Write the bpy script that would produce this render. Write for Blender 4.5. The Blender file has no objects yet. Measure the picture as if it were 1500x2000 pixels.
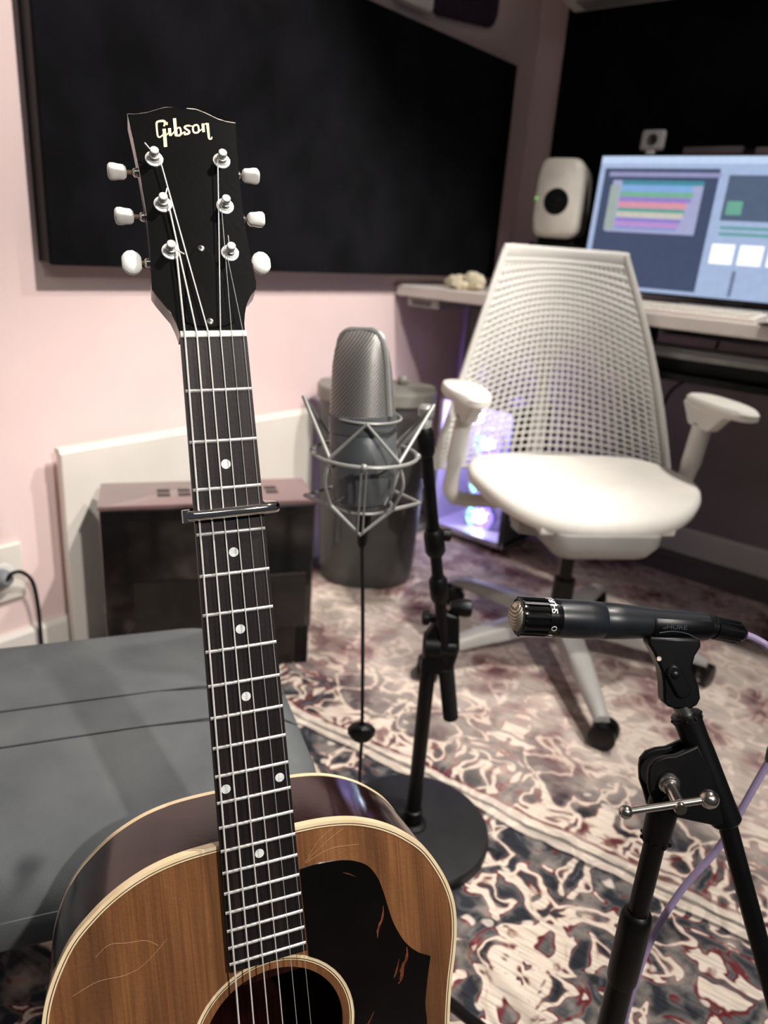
import bpy, bmesh, math, random
from mathutils import Vector as V, Matrix, Quaternion
random.seed(7)
scn = bpy.context.scene
COL = scn.collection
R = math.radians

# ---------------------------------------------------------------- camera, world, lights, exposure
cd = bpy.data.cameras.new('camera')
cam = bpy.data.objects.new('camera', cd)
COL.objects.link(cam)
cam.matrix_world = Matrix(((0.76502, -0.26725, 0.58594, 0.0),
                           (0.64024, 0.21733, -0.73679, 0.0),
                           (0.06957, 0.93880, 0.33736, 0.9188),
                           (0, 0, 0, 1)))
cd.sensor_fit = 'HORIZONTAL'; cd.sensor_width = 36.0; cd.lens = 34.8
cd.clip_start = 0.02; cd.clip_end = 50
cd.dof.use_dof = True; cd.dof.focus_distance = 0.53; cd.dof.aperture_fstop = 8.5
scn.camera = cam

w = bpy.data.worlds.new('room_ambient'); scn.world = w; w.use_nodes = True
w.node_tree.nodes['Background'].inputs[0].default_value = (0.80, 0.86, 1.0, 1)
w.node_tree.nodes['Background'].inputs[1].default_value = 0.06

def light(name, kind, loc, aim, energy, color, **kw):
    d = bpy.data.lights.new(name, kind); d.energy = energy; d.color = color
    for k, v in kw.items(): setattr(d, k, v)
    o = bpy.data.objects.new(name, d); COL.objects.link(o); o.location = loc
    o.rotation_euler = (V(aim) - V(loc)).to_track_quat('-Z', 'Y').to_euler()
    return o
light('ceiling_spot_wall', 'SPOT', (0.10, 0.92, 2.30), (-1.30, 0.62, 0.70), 178, (1.0, 0.93, 0.88),
      spot_size=R(72), spot_blend=0.40, shadow_soft_size=0.03)
light('ceiling_spot_desk', 'SPOT', (-0.12, 1.62, 2.30), (-0.72, 1.60, 0.3), 120, (1.0, 0.95, 0.90),
      spot_size=R(76), spot_blend=0.5, shadow_soft_size=0.04)
light('guitar_fill_spot', 'SPOT', (1.55, -0.05, 2.25), (-0.22, 0.52, 0.36), 205, (1.0, 0.95, 0.90),  # added fill spot that brightens the guitar front and near rug
      spot_size=R(46), spot_blend=0.5, shadow_soft_size=0.04)
light('soft_fill_area', 'AREA', (0.6, -0.6, 2.36), (0.1, 0.3, 0.0), 8, (0.93, 0.96, 1.0), shape='RECTANGLE', size=1.2, size_y=0.6)  # added soft fill, an invented source above and behind the camera

scn.view_settings.view_transform = 'Standard'; scn.view_settings.look = 'None'
scn.view_settings.gamma = 1.0; scn.view_settings.use_curve_mapping = False
scn.view_settings.exposure = 0.0

# ---------------------------------------------------------------- helpers
def lin(c):
    r = []
    for v in c:
        v = v / 255.0
        r.append(v / 12.92 if v <= 0.04045 else ((v + 0.055) / 1.055) ** 2.4)
    return (r[0], r[1], r[2], 1.0)

def mat(name, rgb, rough=0.5, metal=0.0, coat=0.0, spec=0.5, emit=None, estr=0.0, alpha=None, trans=0.0):
    m = bpy.data.materials.new(name); m.use_nodes = True
    b = m.node_tree.nodes['Principled BSDF']
    b.inputs['Base Color'].default_value = lin(rgb)
    b.inputs['Roughness'].default_value = rough
    b.inputs['Metallic'].default_value = metal
    b.inputs['Coat Weight'].default_value = coat
    b.inputs['Coat Roughness'].default_value = 0.08
    b.inputs['Specular IOR Level'].default_value = spec
    b.inputs['Transmission Weight'].default_value = trans
    if emit:
        b.inputs['Emission Color'].default_value = lin(emit)
        b.inputs['Emission Strength'].default_value = estr
    return m

def nd(m, typ, **kw):
    n = m.node_tree.nodes.new(typ)
    for k, v in kw.items(): setattr(n, k, v)
    return n
def lk(m, a, ai, b, bi): m.node_tree.links.new(a.outputs[ai], b.inputs[bi])
def bsdf(m): return m.node_tree.nodes['Principled BSDF']

def noisy(m, c1, c2, scale=(1, 1, 1), nscale=20, detail=4, lo=0.35, hi=0.65, bump=0.0, bscale=None, dist=0.01, distort=0.0):
    """object-space noise between two colours, optional fine bump"""
    tc = nd(m, 'ShaderNodeTexCoord'); mp = nd(m, 'ShaderNodeMapping'); mp.inputs['Scale'].default_value = scale
    lk(m, tc, 'Object', mp, 'Vector')
    nz = nd(m, 'ShaderNodeTexNoise'); nz.inputs['Scale'].default_value = nscale; nz.inputs['Detail'].default_value = detail
    nz.inputs['Distortion'].default_value = distort
    lk(m, mp, 0, nz, 'Vector')
    cr = nd(m, 'ShaderNodeValToRGB'); e = cr.color_ramp.elements
    e[0].position = lo; e[0].color = lin(c1); e[1].position = hi; e[1].color = lin(c2)
    lk(m, nz, 'Fac', cr, 'Fac'); lk(m, cr, 'Color', bsdf(m), 'Base Color')
    if bump:
        n2 = nd(m, 'ShaderNodeTexNoise'); n2.inputs['Scale'].default_value = bscale or nscale; n2.inputs['Detail'].default_value = 3
        lk(m, mp, 0, n2, 'Vector')
        bp = nd(m, 'ShaderNodeBump'); bp.inputs['Strength'].default_value = bump; bp.inputs['Distance'].default_value = dist
        lk(m, n2, 'Fac', bp, 'Height'); lk(m, bp, 0, bsdf(m), 'Normal')
    return m

def cross_basis(ax, hint=None):
    ax = ax.normalized()
    h = hint if hint is not None else (V((0, 0, 1)) if abs(ax.z) < 0.9 else V((1, 0, 0)))
    a = (h - ax * h.dot(ax)).normalized()
    return a, ax.cross(a)

class B:
    def __init__(s): s.v = []; s.f = []
    def add(s, vs, fs):
        o = len(s.v); s.v += [V(p) for p in vs]; s.f += [tuple(i + o for i in q) for q in fs]; return s
    def box(s, c, h, axes=None):
        c = V(c); X, Y, Z = axes or (V((1, 0, 0)), V((0, 1, 0)), V((0, 0, 1)))
        vs = [c + X * h[0] * i + Y * h[1] * j + Z * h[2] * k for i in (-1, 1) for j in (-1, 1) for k in (-1, 1)]
        return s.add(vs, [(0, 1, 3, 2), (4, 6, 7, 5), (0, 4, 5, 1), (2, 3, 7, 6), (0, 2, 6, 4), (1, 5, 7, 3)])
    def bb(s, x0, x1, y0, y1, z0, z1):
        return s.box(((x0 + x1) / 2, (y0 + y1) / 2, (z0 + z1) / 2), (abs(x1 - x0) / 2, abs(y1 - y0) / 2, abs(z1 - z0) / 2))
    def rings(s, rs, closed=True, cap0=True, cap1=True, loop=False):
        n = len(rs[0]); o = len(s.v)
        for r in rs: s.v += [V(p) for p in r]
        m = len(rs)
        for i in range(m if loop else m - 1):
            a = o + i * n; b = o + ((i + 1) % m) * n
            for j in range(n if closed else n - 1):
                k = (j + 1) % n
                s.f.append((a + j, a + k, b + k, b + j))
        if not loop and closed:
            if cap0: s.f.append(tuple(o + j for j in reversed(range(n))))
            if cap1: s.f.append(tuple(o + (m - 1) * n + j for j in range(n)))
        return s
    def tube(s, pts, r, n=8, closed=False, cap=True, flat=1.0, hint=None):
        pts = [V(p) for p in pts]; m = len(pts)
        rad = r if isinstance(r, (list, tuple)) else [r] * m
        rs = []; prev = hint
        for i in range(m):
            if closed: t = pts[(i + 1) % m] - pts[i - 1]
            else: t = pts[min(i + 1, m - 1)] - pts[max(i - 1, 0)]
            t = t.normalized()
            if prev is None or abs(prev.normalized().dot(t)) > 0.98: a, b = cross_basis(t)
            else: a, b = cross_basis(t, prev)
            prev = a
            rs.append([pts[i] + (a * math.cos(2 * math.pi * k / n) + b * math.sin(2 * math.pi * k / n) * flat) * rad[i] for k in range(n)])
        return s.rings(rs, True, cap, cap, loop=closed)
    def lathe(s, o, ax, prof, n=24, hint=None, a0=0.0, a1=None):
        o = V(o); ax = V(ax).normalized(); a, b = cross_basis(ax, hint)
        rs = []
        for t, r in prof:
            if a1 is None:
                rs.append([o + ax * t + (a * math.cos(2 * math.pi * k / n) + b * math.sin(2 * math.pi * k / n)) * r for k in range(n)])
            else:
                rs.append([o + ax * t + (a * math.cos(a0 + (a1 - a0) * k / n) + b * math.sin(a0 + (a1 - a0) * k / n)) * r for k in range(n + 1)])
        return s.rings(rs, a1 is None)
    def prism(s, poly, vec):
        vec = V(vec); poly = [V(p) for p in poly]
        return s.rings([poly, [p + vec for p in poly]])
    def ball(s, c, r, n=12, sc=(1, 1, 1), axes=None):
        c = V(c); X, Y, Z = axes or (V((1, 0, 0)), V((0, 1, 0)), V((0, 0, 1)))
        rs = []
        for i in range(1, n):
            th = math.pi * i / n
            rs.append([c + (X * math.cos(2 * math.pi * k / (2 * n)) * math.sin(th) * sc[0] + Y * math.sin(2 * math.pi * k / (2 * n)) * math.sin(th) * sc[1] + Z * -math.cos(th) * sc[2]) * r for k in range(2 * n)])
        return s.rings(rs)
    def build(s, name, m, parent=None, smooth=35, bevel=0.0, seg=2, sub=0):
        me = bpy.data.meshes.new(name)
        M = Matrix.Identity(4)
        if parent is not None: M = WM[parent.name].inverted()
        me.from_pydata([M @ p for p in s.v], [], s.f); me.update()
        bm = bmesh.new(); bm.from_mesh(me); bmesh.ops.recalc_face_normals(bm, faces=bm.faces); bm.to_mesh(me); bm.free()
        if smooth:
            me.polygons.foreach_set('use_smooth', [True] * len(me.polygons)); me.set_sharp_from_angle(angle=R(smooth))
        me.materials.append(m)
        o = bpy.data.objects.new(name, me); COL.objects.link(o)
        if parent is not None: o.parent = parent
        WM[o.name] = WM[parent.name] if parent is not None else Matrix.Identity(4)
        if bevel:
            md = o.modifiers.new('bevel', 'BEVEL'); md.width = bevel; md.segments = seg; md.limit_method = 'ANGLE'; md.angle_limit = R(35)
            if smooth: md.harden_normals = False
        if sub:
            md = o.modifiers.new('sub', 'SUBSURF'); md.levels = sub; md.render_levels = sub
        return o
WM = {}

def thing(name, label, cat, loc=(0, 0, 0), rotz=0.0, group=None, matrix=None):
    o = bpy.data.objects.new(name, None); COL.objects.link(o); o.empty_display_size = 0.05
    Mx = matrix if matrix is not None else Matrix.Translation(V(loc)) @ Matrix.Rotation(rotz, 4, 'Z')
    o.matrix_world = Mx; WM[o.name] = Mx.copy()
    o['label'] = label; o['category'] = cat
    if group: o['group'] = group
    return o
def tag(o, label, cat, group=None):
    o['label'] = label; o['category'] = cat
    if group: o['group'] = group
    return o
def recentre(o):
    """give a single-mesh thing an origin at the middle of its base"""
    me = o.data; xs = [v.co.x for v in me.vertices]; ys = [v.co.y for v in me.vertices]; zs = [v.co.z for v in me.vertices]
    c = V(((min(xs) + max(xs)) / 2, (min(ys) + max(ys)) / 2, min(zs)))
    me.transform(Matrix.Translation(-c)); o.location = c; return o
def struct(o): o['kind'] = 'structure'; return o
def catmull(pts, n=6, closed=False):
    pts = [V(p) for p in pts]; m = len(pts); out = []
    rng = range(m) if closed else range(m - 1)
    for i in rng:
        p0 = pts[i - 1] if (closed or i > 0) else pts[i] * 2 - pts[i + 1]
        p1 = pts[i]; p2 = pts[(i + 1) % m]
        p3 = pts[(i + 2) % m] if (closed or i + 2 < m) else p2 * 2 - p1
        for k in range(n):
            t = k / n
            out.append(0.5 * ((2 * p1) + (p2 - p0) * t + (2 * p0 - 5 * p1 + 4 * p2 - p3) * t * t + (3 * p1 - p0 - 3 * p2 + p3) * t ** 3))
    if not closed: out.append(pts[-1])
    return out
def text_mesh(name, body, size, m, parent, matrix, extrude=0.0003, sx=1.0):
    cu = bpy.data.curves.new(name, 'FONT'); cu.body = body; cu.size = size; cu.extrude = extrude; cu.align_x = 'CENTER'; cu.align_y = 'CENTER'
    tmp = bpy.data.objects.new(name, cu); COL.objects.link(tmp)
    bpy.context.view_layer.update()
    me = bpy.data.meshes.new_from_object(tmp.evaluated_get(bpy.context.evaluated_depsgraph_get()))
    bpy.data.objects.remove(tmp); bpy.data.curves.remove(cu)
    me.transform(Matrix.Diagonal((sx, 1, 1, 1))); me.transform(matrix)
    if parent is not None: me.transform(WM[parent.name].inverted())
    me.name = name; me.materials.clear(); me.materials.append(m)
    o = bpy.data.objects.new(name, me); COL.objects.link(o)
    if parent is not None: o.parent = parent; WM[o.name] = WM[parent.name]
    return o

# ---------------------------------------------------------------- materials
M_wall = noisy(mat('pink_wall_paint', (231, 207, 203), 0.85, spec=0.2), (229, 204, 200), (234, 211, 207), nscale=3, bump=0.15, bscale=220, dist=0.002)
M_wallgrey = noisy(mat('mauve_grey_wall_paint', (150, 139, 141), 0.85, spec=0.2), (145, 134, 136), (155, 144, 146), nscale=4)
M_ceil = noisy(mat('white_ceiling_paint', (225, 222, 216), 0.9, spec=0.2), (222, 219, 213), (228, 226, 221), nscale=4)
M_white = noisy(mat('white_paint', (226, 219, 209), 0.5), (222, 215, 205), (229, 223, 214), nscale=6)
M_floor = noisy(mat('dark_laminate', (90, 84, 82), 0.5), (80, 74, 72), (100, 93, 90), scale=(1, 10, 1), nscale=5)
M_felt = noisy(mat('black_acoustic_fabric', (14, 14, 16), 0.95, spec=0.08), (13, 13, 15), (22, 22, 25), nscale=7, bump=0.35, bscale=500, dist=0.001)
M_plum = noisy(mat('plum_fabric', (58, 44, 58), 0.95, spec=0.1), (55, 42, 55), (62, 48, 62), nscale=30)
M_black = noisy(mat('black_powder_coat', (7, 7, 8), 0.42, spec=0.25), (5, 5, 6), (9, 9, 10), nscale=60, bump=0.05, bscale=400, dist=0.0005)
M_plastic = noisy(mat('black_plastic', (8, 8, 9), 0.35, spec=0.3), (6, 6, 7), (10, 10, 11), nscale=40)
M_gloss = noisy(mat('glossy_black_lacquer', (12, 11, 11), 0.16, coat=0.6), (10, 9, 9), (15, 14, 14), nscale=12)
M_rubber = noisy(mat('dark_rubber', (14, 14, 15), 0.7, spec=0.3), (12, 12, 13), (17, 17, 18), nscale=50)
M_chrome = noisy(mat('chrome', (225, 224, 220), 0.08, metal=1.0), (220, 219, 215), (230, 229, 226), nscale=30)
M_nickel = noisy(mat('worn_nickel', (205, 200, 190), 0.22, metal=1.0), (195, 190, 180), (215, 211, 203), nscale=60)
M_steel = noisy(mat('satin_steel', (150, 148, 142), 0.35, metal=1.0), (140, 138, 133), (160, 158, 152), nscale=60)
M_alu = noisy(mat('silver_grey_metal_paint', (150, 150, 146), 0.4, metal=0.4), (144, 144, 140), (156, 156, 152), nscale=40)

# ---------------------------------------------------------------- the room
XW, YW = -1.50, 2.53          # inner faces of the left and the front wall
struct(B().bb(XW - 0.1, 2.2, -1.2, YW + 0.1, -0.10, -0.008).build('floor', M_floor, smooth=0))
struct(B().bb(XW - 0.12, XW, -1.2, YW, -0.008, 2.4).build('wall_left', M_wall, smooth=0))
struct(B().bb(XW - 0.12, 2.2, YW, YW + 0.12, -0.008, 2.4).build('wall_front', M_wall, smooth=0))
struct(B().bb(XW - 0.12, 2.2, -1.2, YW + 0.12, 2.4, 2.5).build('ceiling', M_ceil, smooth=0))
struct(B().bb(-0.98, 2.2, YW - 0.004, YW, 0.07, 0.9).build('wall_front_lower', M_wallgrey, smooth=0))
b = B(); b.prism([(XW, -1.2, -0.008), (XW + 0.016, -1.2, -0.008), (XW + 0.016, -1.2, 0.062), (XW + 0.008, -1.2, 0.072), (XW, -1.2, 0.072)], (0, YW + 1.2, 0))
struct(b.build('baseboard_left', M_white, smooth=0))
b = B(); b.prism([(XW + 0.016, YW, -0.008), (XW + 0.016, YW - 0.016, -0.008), (XW + 0.016, YW - 0.016, 0.072), (XW + 0.016, YW - 0.008, 0.082), (XW + 0.016, YW, 0.082)], (3.68, 0, 0))
struct(b.build('baseboard_front', M_white, smooth=0))

# rug: warped, mirrored flower lattice between border lines, faded by streaks
def rug_material():
    m = mat('oriental_rug_pile', (200, 185, 170), 0.95, spec=0.05)
    tc = nd(m, 'ShaderNodeTexCoord'); mp = nd(m, 'ShaderNodeMapping'); mp.inputs['Rotation'].default_value = (0, 0, R(-7))
    lk(m, tc, 'Object', mp, 'Vector')
    def math_(op, a, bv=None, c=None):
        n = nd(m, 'ShaderNodeMath', operation=op)
        for i, q in enumerate((a, bv, c)):
            if q is None: continue
            if isinstance(q, (int, float)): n.inputs[i].default_value = q
            else: m.node_tree.links.new(q, n.inputs[i])
        return n.outputs[0]
    wn = nd(m, 'ShaderNodeTexNoise'); wn.inputs['Scale'].default_value = 13; wn.inputs['Detail'].default_value = 2; lk(m, mp, 0, wn, 'Vector')
    ws = nd(m, 'ShaderNodeVectorMath', operation='MULTIPLY_ADD'); ws.inputs[1].default_value = (0.07, 0.07, 0); ws.inputs[2].default_value = (-0.035, -0.035, 0)
    lk(m, wn, 'Color', ws, 0)
    wa = nd(m, 'ShaderNodeVectorMath', operation='ADD'); lk(m, mp, 0, wa, 0); lk(m, ws, 0, wa, 1)
    sx = nd(m, 'ShaderNodeSeparateXYZ'); lk(m, wa, 0, sx, 0)
    fx = math_('PINGPONG', sx.outputs[0], 0.23); fy = math_('PINGPONG', sx.outputs[1], 0.31)
    fold = nd(m, 'ShaderNodeCombineXYZ'); m.node_tree.links.new(fx, fold.inputs[0]); m.node_tree.links.new(fy, fold.inputs[1])
    def ramp(src, stops, interp='LINEAR'):
        cr = nd(m, 'ShaderNodeValToRGB'); cr.color_ramp.interpolation = interp
        el = cr.color_ramp.elements
        while len(el) < len(stops): el.new(0.5)
        for e_, (p, c) in zip(el, stops): e_.position = p; e_.color = c if len(c) == 4 else lin(c)
        m.node_tree.links.new(src, cr.inputs['Fac']); return cr.outputs['Color']
    def mix(fac, a, bc, blend='MIX'):
        n = nd(m, 'ShaderNodeMix', data_type='RGBA', blend_type=blend)
        for i, q in ((0, fac), (6, a), (7, bc)):
            if isinstance(q, (int, float)): n.inputs[i].default_value = q
            elif isinstance(q, tuple): n.inputs[i].default_value = q if len(q) == 4 else lin(q)
            else: m.node_tree.links.new(q, n.inputs[i])
        return n.outputs[2]
    def noise(scale, detail=2, vec=None, sc=None):
        n = nd(m, 'ShaderNodeTexNoise'); n.inputs['Scale'].default_value = scale; n.inputs['Detail'].default_value = detail
        if sc:
            q = nd(m, 'ShaderNodeMapping'); q.inputs['Scale'].default_value = sc; lk(m, mp, 0, q, 'Vector'); lk(m, q, 0, n, 'Vector')
        else: m.node_tree.links.new(vec or mp.outputs[0], n.inputs['Vector'])
        return n.outputs['Fac']
    def vor(scale, feat='F1', vec=None, rnd=1.0):
        n = nd(m, 'ShaderNodeTexVoronoi', feature=feat); n.inputs['Scale'].default_value = scale; n.inputs['Randomness'].default_value = rnd
        m.node_tree.links.new(vec or fold.outputs[0], n.inputs['Vector']); return n.outputs['Distance']
    K = (34, 36, 41); G1 = (98, 97, 97); CR = (222, 209, 194); BG = (104, 44, 47); PK = (198, 164, 152)
    WH = (255, 255, 255); BK = (0, 0, 0)
    def nz2(scale, dist, det=1.5):
        n = nd(m, 'ShaderNodeTexNoise'); n.inputs['Scale'].default_value = scale; n.inputs['Detail'].default_value = det; n.inputs['Distortion'].default_value = dist
        lk(m, fold, 0, n, 'Vector'); return n.outputs['Fac']
    field = ramp(nz2(17, 1.1), [(0.0, K), (0.40, (52, 54, 60)), (0.455, G1), (0.478, BG), (0.494, BG), (0.506, CR), (0.58, (218, 203, 186)), (0.615, BG), (0.632, (70, 70, 74)), (0.70, K)])
    fl = vor(5.2, rnd=0.75)
    flowers = ramp(fl, [(0.0, BG), (0.05, (160, 100, 92)), (0.075, CR), (0.13, CR), (0.145, BG), (0.17, K), (0.21, G1), (0.225, CR), (0.27, (214, 198, 180)), (0.285, BG)])
    fmask = ramp(fl, [(0.285, WH), (0.30, BK)])
    col = mix(fmask, field, flowers)
    petals = ramp(vor(23, 'F1'), [(0.0, WH), (0.17, WH), (0.22, BK)])
    pcol = ramp(noise(11, 1), [(0.42, (226, 214, 200)), (0.5, BG), (0.55, K)], 'CONSTANT')
    col = mix(math_('MULTIPLY', petals, 0.8), col, pcol)
    s0 = nd(m, 'ShaderNodeSeparateXYZ'); lk(m, mp, 0, s0, 0)
    # guard stripes of the border
    for yy, wd, cc in ((0.262, 0.020, CR), (0.262, 0.004, K), (0.238, 0.004, K), (0.286, 0.004, BG), (-0.34, 0.018, CR), (-0.36, 0.004, K), (-0.32, 0.004, BG)):
        ln = math_('COMPARE', math_('ADD', s0.outputs[1], math_('MULTIPLY', wn.outputs['Fac'], 0.03)), yy + 0.015, wd)
        col = mix(math_('MULTIPLY', ln, 0.75), col, cc)
    # faded rose patches far from the camera, streaky wear everywhere
    far = ramp(math_('ADD', s0.outputs[1], math_('MULTIPLY', noise(2.2, 2), 0.5)), [(0.58, (0, 0, 0)), (0.80, (255, 255, 255))])
    fade = ramp(noise(6, 3), [(0.34, (112, 66, 70)), (0.43, (178, 148, 143)), (0.51, (222, 207, 194)), (0.68, (212, 194, 183))])
    col = mix(math_('MULTIPLY', far, 0.66), col, fade)
    streak = ramp(noise(10, 3, sc=(1.5, 26, 1)), [(0.34, (120, 118, 118)), (0.52, (255, 255, 255)), (0.7, (255, 252, 248))])
    col = mix(0.45, col, streak, 'MULTIPLY')
    worn = ramp(noise(22, 4), [(0.50, (0, 0, 0)), (0.66, (255, 255, 255))])
    col = mix(math_('MULTIPLY', worn, 0.28), col, (214, 200, 186))
    m.node_tree.links.new(col, bsdf(m).inputs['Base Color'])
    bp = nd(m, 'ShaderNodeBump'); bp.inputs['Strength'].default_value = 0.5; bp.inputs['Distance'].default_value = 0.003
    m.node_tree.links.new(noise(420, 2), bp.inputs['Height']); lk(m, bp, 0, bsdf(m), 'Normal')
    return m
rug = B().bb(-1.40, 1.3, -0.75, 2.28, -0.008, 0.0).build('oriental_rug', rug_material(), smooth=0)
tag(recentre(rug), 'cream, grey and burgundy oriental rug covering the studio floor', 'rug')

# wall panels
t = thing('sound_absorber', 'large black fabric sound absorber on the pink wall behind the guitar headstock', 'acoustic panel', loc=(XW, 1.53, 0.842))
B().bb(XW + 0.0005, XW + 0.050, 0.745, 2.325, 0.843, 1.483).build('frame', M_black, t, smooth=0)
B().bb(XW + 0.046, XW + 0.058, 0.741, 2.329, 0.839, 1.487).build('fabric_face', M_felt, t, smooth=0, bevel=0.003)
t = thing('sound_absorber', 'huge black fabric sound absorber on the wall behind the computer monitor', 'acoustic panel', loc=(0.4, YW, 0.93))
B().bb(-1.361, 2.146, 2.480, YW - 0.0005, 0.934, 2.356).build('frame', M_black, t, smooth=0)
B().bb(-1.365, 2.15, 2.47, 2.482, 0.93, 2.36).build('fabric_face', M_felt, t, smooth=0, bevel=0.003)
t = thing('wall_panel', 'dark plum wall panel with a rounded lower corner above the acoustic panel', 'wall panel', (XW, 2.07, 1.56))
pts = [(1.915, 1.95)] + [(1.915, 1.56)] + [(1.945, 1.545)] + [(2.19, 1.572)]
for a in range(0, 7): pts.append((2.19 + 0.05 * math.sin(R(a * 15)), 1.622 - 0.05 * math.cos(R(a * 15))))
pts.append((2.24, 1.95))
b = B().prism([(XW, y, z) for y, z in pts], (0.02, 0, 0)); b.build('board', M_plum, t, smooth=0)
b = B().tube([(XW + 0.012, y, z) for y, z in pts], 0.008, 6); b.build('edge_trim', M_plum, t)
t = thing('wall_box', 'white box high on the pink wall, cut off by the top of the picture', 'wall box', (XW, 1.82, 1.53))
B().bb(XW, XW + 0.035, 1.745, 1.90, 1.53, 1.80).build('housing', M_white, t, bevel=0.008)
B().bb(XW + 0.0355, XW + 0.038, 1.765, 1.88, 1.60, 1.78).build('front_plate', M_ceil, t, bevel=0.002)
# air conditioner
t = thing('air_conditioner', 'white air conditioner high on the front wall above the black panel', 'air conditioner', (-0.9, 2.36, 1.63))
B().prism([(-1.31, 2.47, 1.66), (-1.31, 2.40, 1.634), (-1.31, 2.30, 1.65), (-1.31, 2.27, 1.69), (-1.31, 2.27, 1.90), (-1.31, 2.30, 1.93), (-1.31, 2.47, 1.93)], (0.82, 0, 0)).build('body', M_white, t, bevel=0.006)
B().bb(-1.26, -0.54, 2.315, 2.39, 1.632, 1.642).build('louver', M_alu, t, bevel=0.003)

# ---------------------------------------------------------------- acoustic guitar (mm: u across, s down from the nut, w away from the viewer)
GO = V((-0.40217, 0.31311, 0.85513))
GU = V((0.49509, 0.86789, 0.04064)); GS = V((0.26755, -0.10779, -0.95750)); GW = V((-0.82662, 0.48492, -0.28556))
def G(u, s, w): return GO + (GU * u + GS * s + GW * w) * 0.001
TAIL = 851.0
gm = Matrix.Identity(4)
for i in range(3):
    gm[i][0] = GU[i]; gm[i][1] = -GS[i]; gm[i][2] = -GW[i]; gm[i][3] = G(0, TAIL, 60)[i]
guitar = thing('acoustic_guitar', 'natural-top acoustic guitar with black headstock and dot inlays leaning on the grey bench', 'guitar', matrix=gm)

def wood(name, cols, rough, coat, gs=(1, 1, 1), bump=0.1, rings=True):
    m = mat(name, cols[1], rough, coat=coat, spec=0.3 if 'top' not in name else 0.5)
    tc = nd(m, 'ShaderNodeTexCoord'); mp = nd(m, 'ShaderNodeMapping'); mp.inputs['Scale'].default_value = gs
    lk(m, tc, 'Object', mp, 'Vector')
    n1 = nd(m, 'ShaderNodeTexNoise'); n1.inputs['Scale'].default_value = 34; n1.inputs['Detail'].default_value = 5; n1.inputs['Distortion'].default_value = 0.4; lk(m, mp, 0, n1, 'Vector')
    cr = nd(m, 'ShaderNodeValToRGB'); e = cr.color_ramp.elements
    e[0].position = 0.30; e[0].color = lin(cols[0]); e[1].position = 0.70; e[1].color = lin(cols[2])
    q = e.new(0.5); q.color = lin(cols[1])
    lk(m, n1, 'Fac', cr, 'Fac')
    # fine grain lines along the length
    m2 = nd(m, 'ShaderNodeMapping'); m2.inputs['Scale'].default_value = (420, 5, 420); lk(m, tc, 'Object', m2, 'Vector')
    n2 = nd(m, 'ShaderNodeTexNoise'); n2.inputs['Scale'].default_value = 1.6; n2.inputs['Detail'].default_value = 3; lk(m, m2, 0, n2, 'Vector')
    c2 = nd(m, 'ShaderNodeValToRGB'); c2.color_ramp.elements[0].position = 0.35; c2.color_ramp.elements[0].color = (0.66, 0.60, 0.55, 1); c2.color_ramp.elements[1].position = 0.6; c2.color_ramp.elements[1].color = (1, 1, 1, 1)
    lk(m, n2, 'Fac', c2, 'Fac')
    mx = nd(m, 'ShaderNodeMix', data_type='RGBA', blend_type='MULTIPLY'); mx.inputs[0].default_value = 0.75
    lk(m, cr, 'Color', mx, 6); lk(m, c2, 'Color', mx, 7); lk(m, mx, 2, bsdf(m), 'Base Color')
    n3 = nd(m, 'ShaderNodeTexNoise'); n3.inputs['Scale'].default_value = 330; n3.inputs['Detail'].default_value = 4; lk(m, tc, 'Object', n3, 'Vector')
    bp = nd(m, 'ShaderNodeBump'); bp.inputs['Strength'].default_value = bump; bp.inputs['Distance'].default_value = 0.0008
    lk(m, n3, 'Fac', bp, 'Height'); lk(m, bp, 0, bsdf(m), 'Normal')
    return m
M_top = wood('aged_spruce_top', ((98, 63, 37), (126, 83, 49), (150, 103, 64)), 0.42, 0.25, (1.0, 0.16, 1.0), 0.35)
M_mahog = wood('dark_mahogany', ((22, 9, 8), (34, 14, 13), (46, 21, 18)), 0.14, 0.12, (0.5, 0.5, 0.5), 0.05)
M_rose = wood('dark_rosewood', ((13, 10, 10), (23, 17, 18), (40, 30, 29)), 0.5, 0.0, (2.4, 0.12, 1.0), 0.1)
M_headb = noisy(mat('worn_black_lacquer', (5, 5, 5), 0.30, spec=0.14), (4, 4, 4), (7, 7, 7), nscale=30, bump=0.12, bscale=260, dist=0.0006)
M_ivory = noisy(mat('aged_cream_binding', (232, 208, 166), 0.35), (226, 200, 156), (238, 216, 178), nscale=40)
M_bone = noisy(mat('bone_nut', (238, 234, 224), 0.3), (232, 227, 215), (242, 239, 231), nscale=90)
M_button = noisy(mat('pearly_white_plastic', (232, 230, 222), 0.28, coat=0.3), (226, 223, 214), (237, 236, 230), nscale=70)
M_pearl = noisy(mat('mother_of_pearl', (220, 222, 218), 0.22, coat=0.3), (196, 202, 202), (236, 237, 232), nscale=160, distort=2.0)
M_fret = noisy(mat('nickel_silver_fret', (232, 230, 224), 0.3, metal=0.6), (226, 224, 218), (238, 236, 231), nscale=80)
M_string = noisy(mat('bronze_string', (236, 233, 226), 0.35, metal=0.25), (226, 223, 215), (242, 239, 233), nscale=90)
M_plain = noisy(mat('plain_steel_string', (215, 215, 212), 0.3, metal=0.45), (205, 205, 202), (225, 225, 222), nscale=90)
M_logo = noisy(mat('cream_logo_inlay', (238, 214, 176), 0.4), (234, 208, 168), (242, 220, 186), nscale=90)
M_line = noisy(mat('black_purfling', (16, 13, 12), 0.4), (13, 11, 10), (20, 17, 15), nscale=60)
M_tort = mat('dark_tortoiseshell', (10, 7, 7), 0.16, coat=0.4)
noisy(M_tort, (8, 6, 6), (96, 48, 30), scale=(1.4, 0.55, 1), nscale=26, detail=5, lo=0.72, hi=0.95, distort=0.8)

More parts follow.
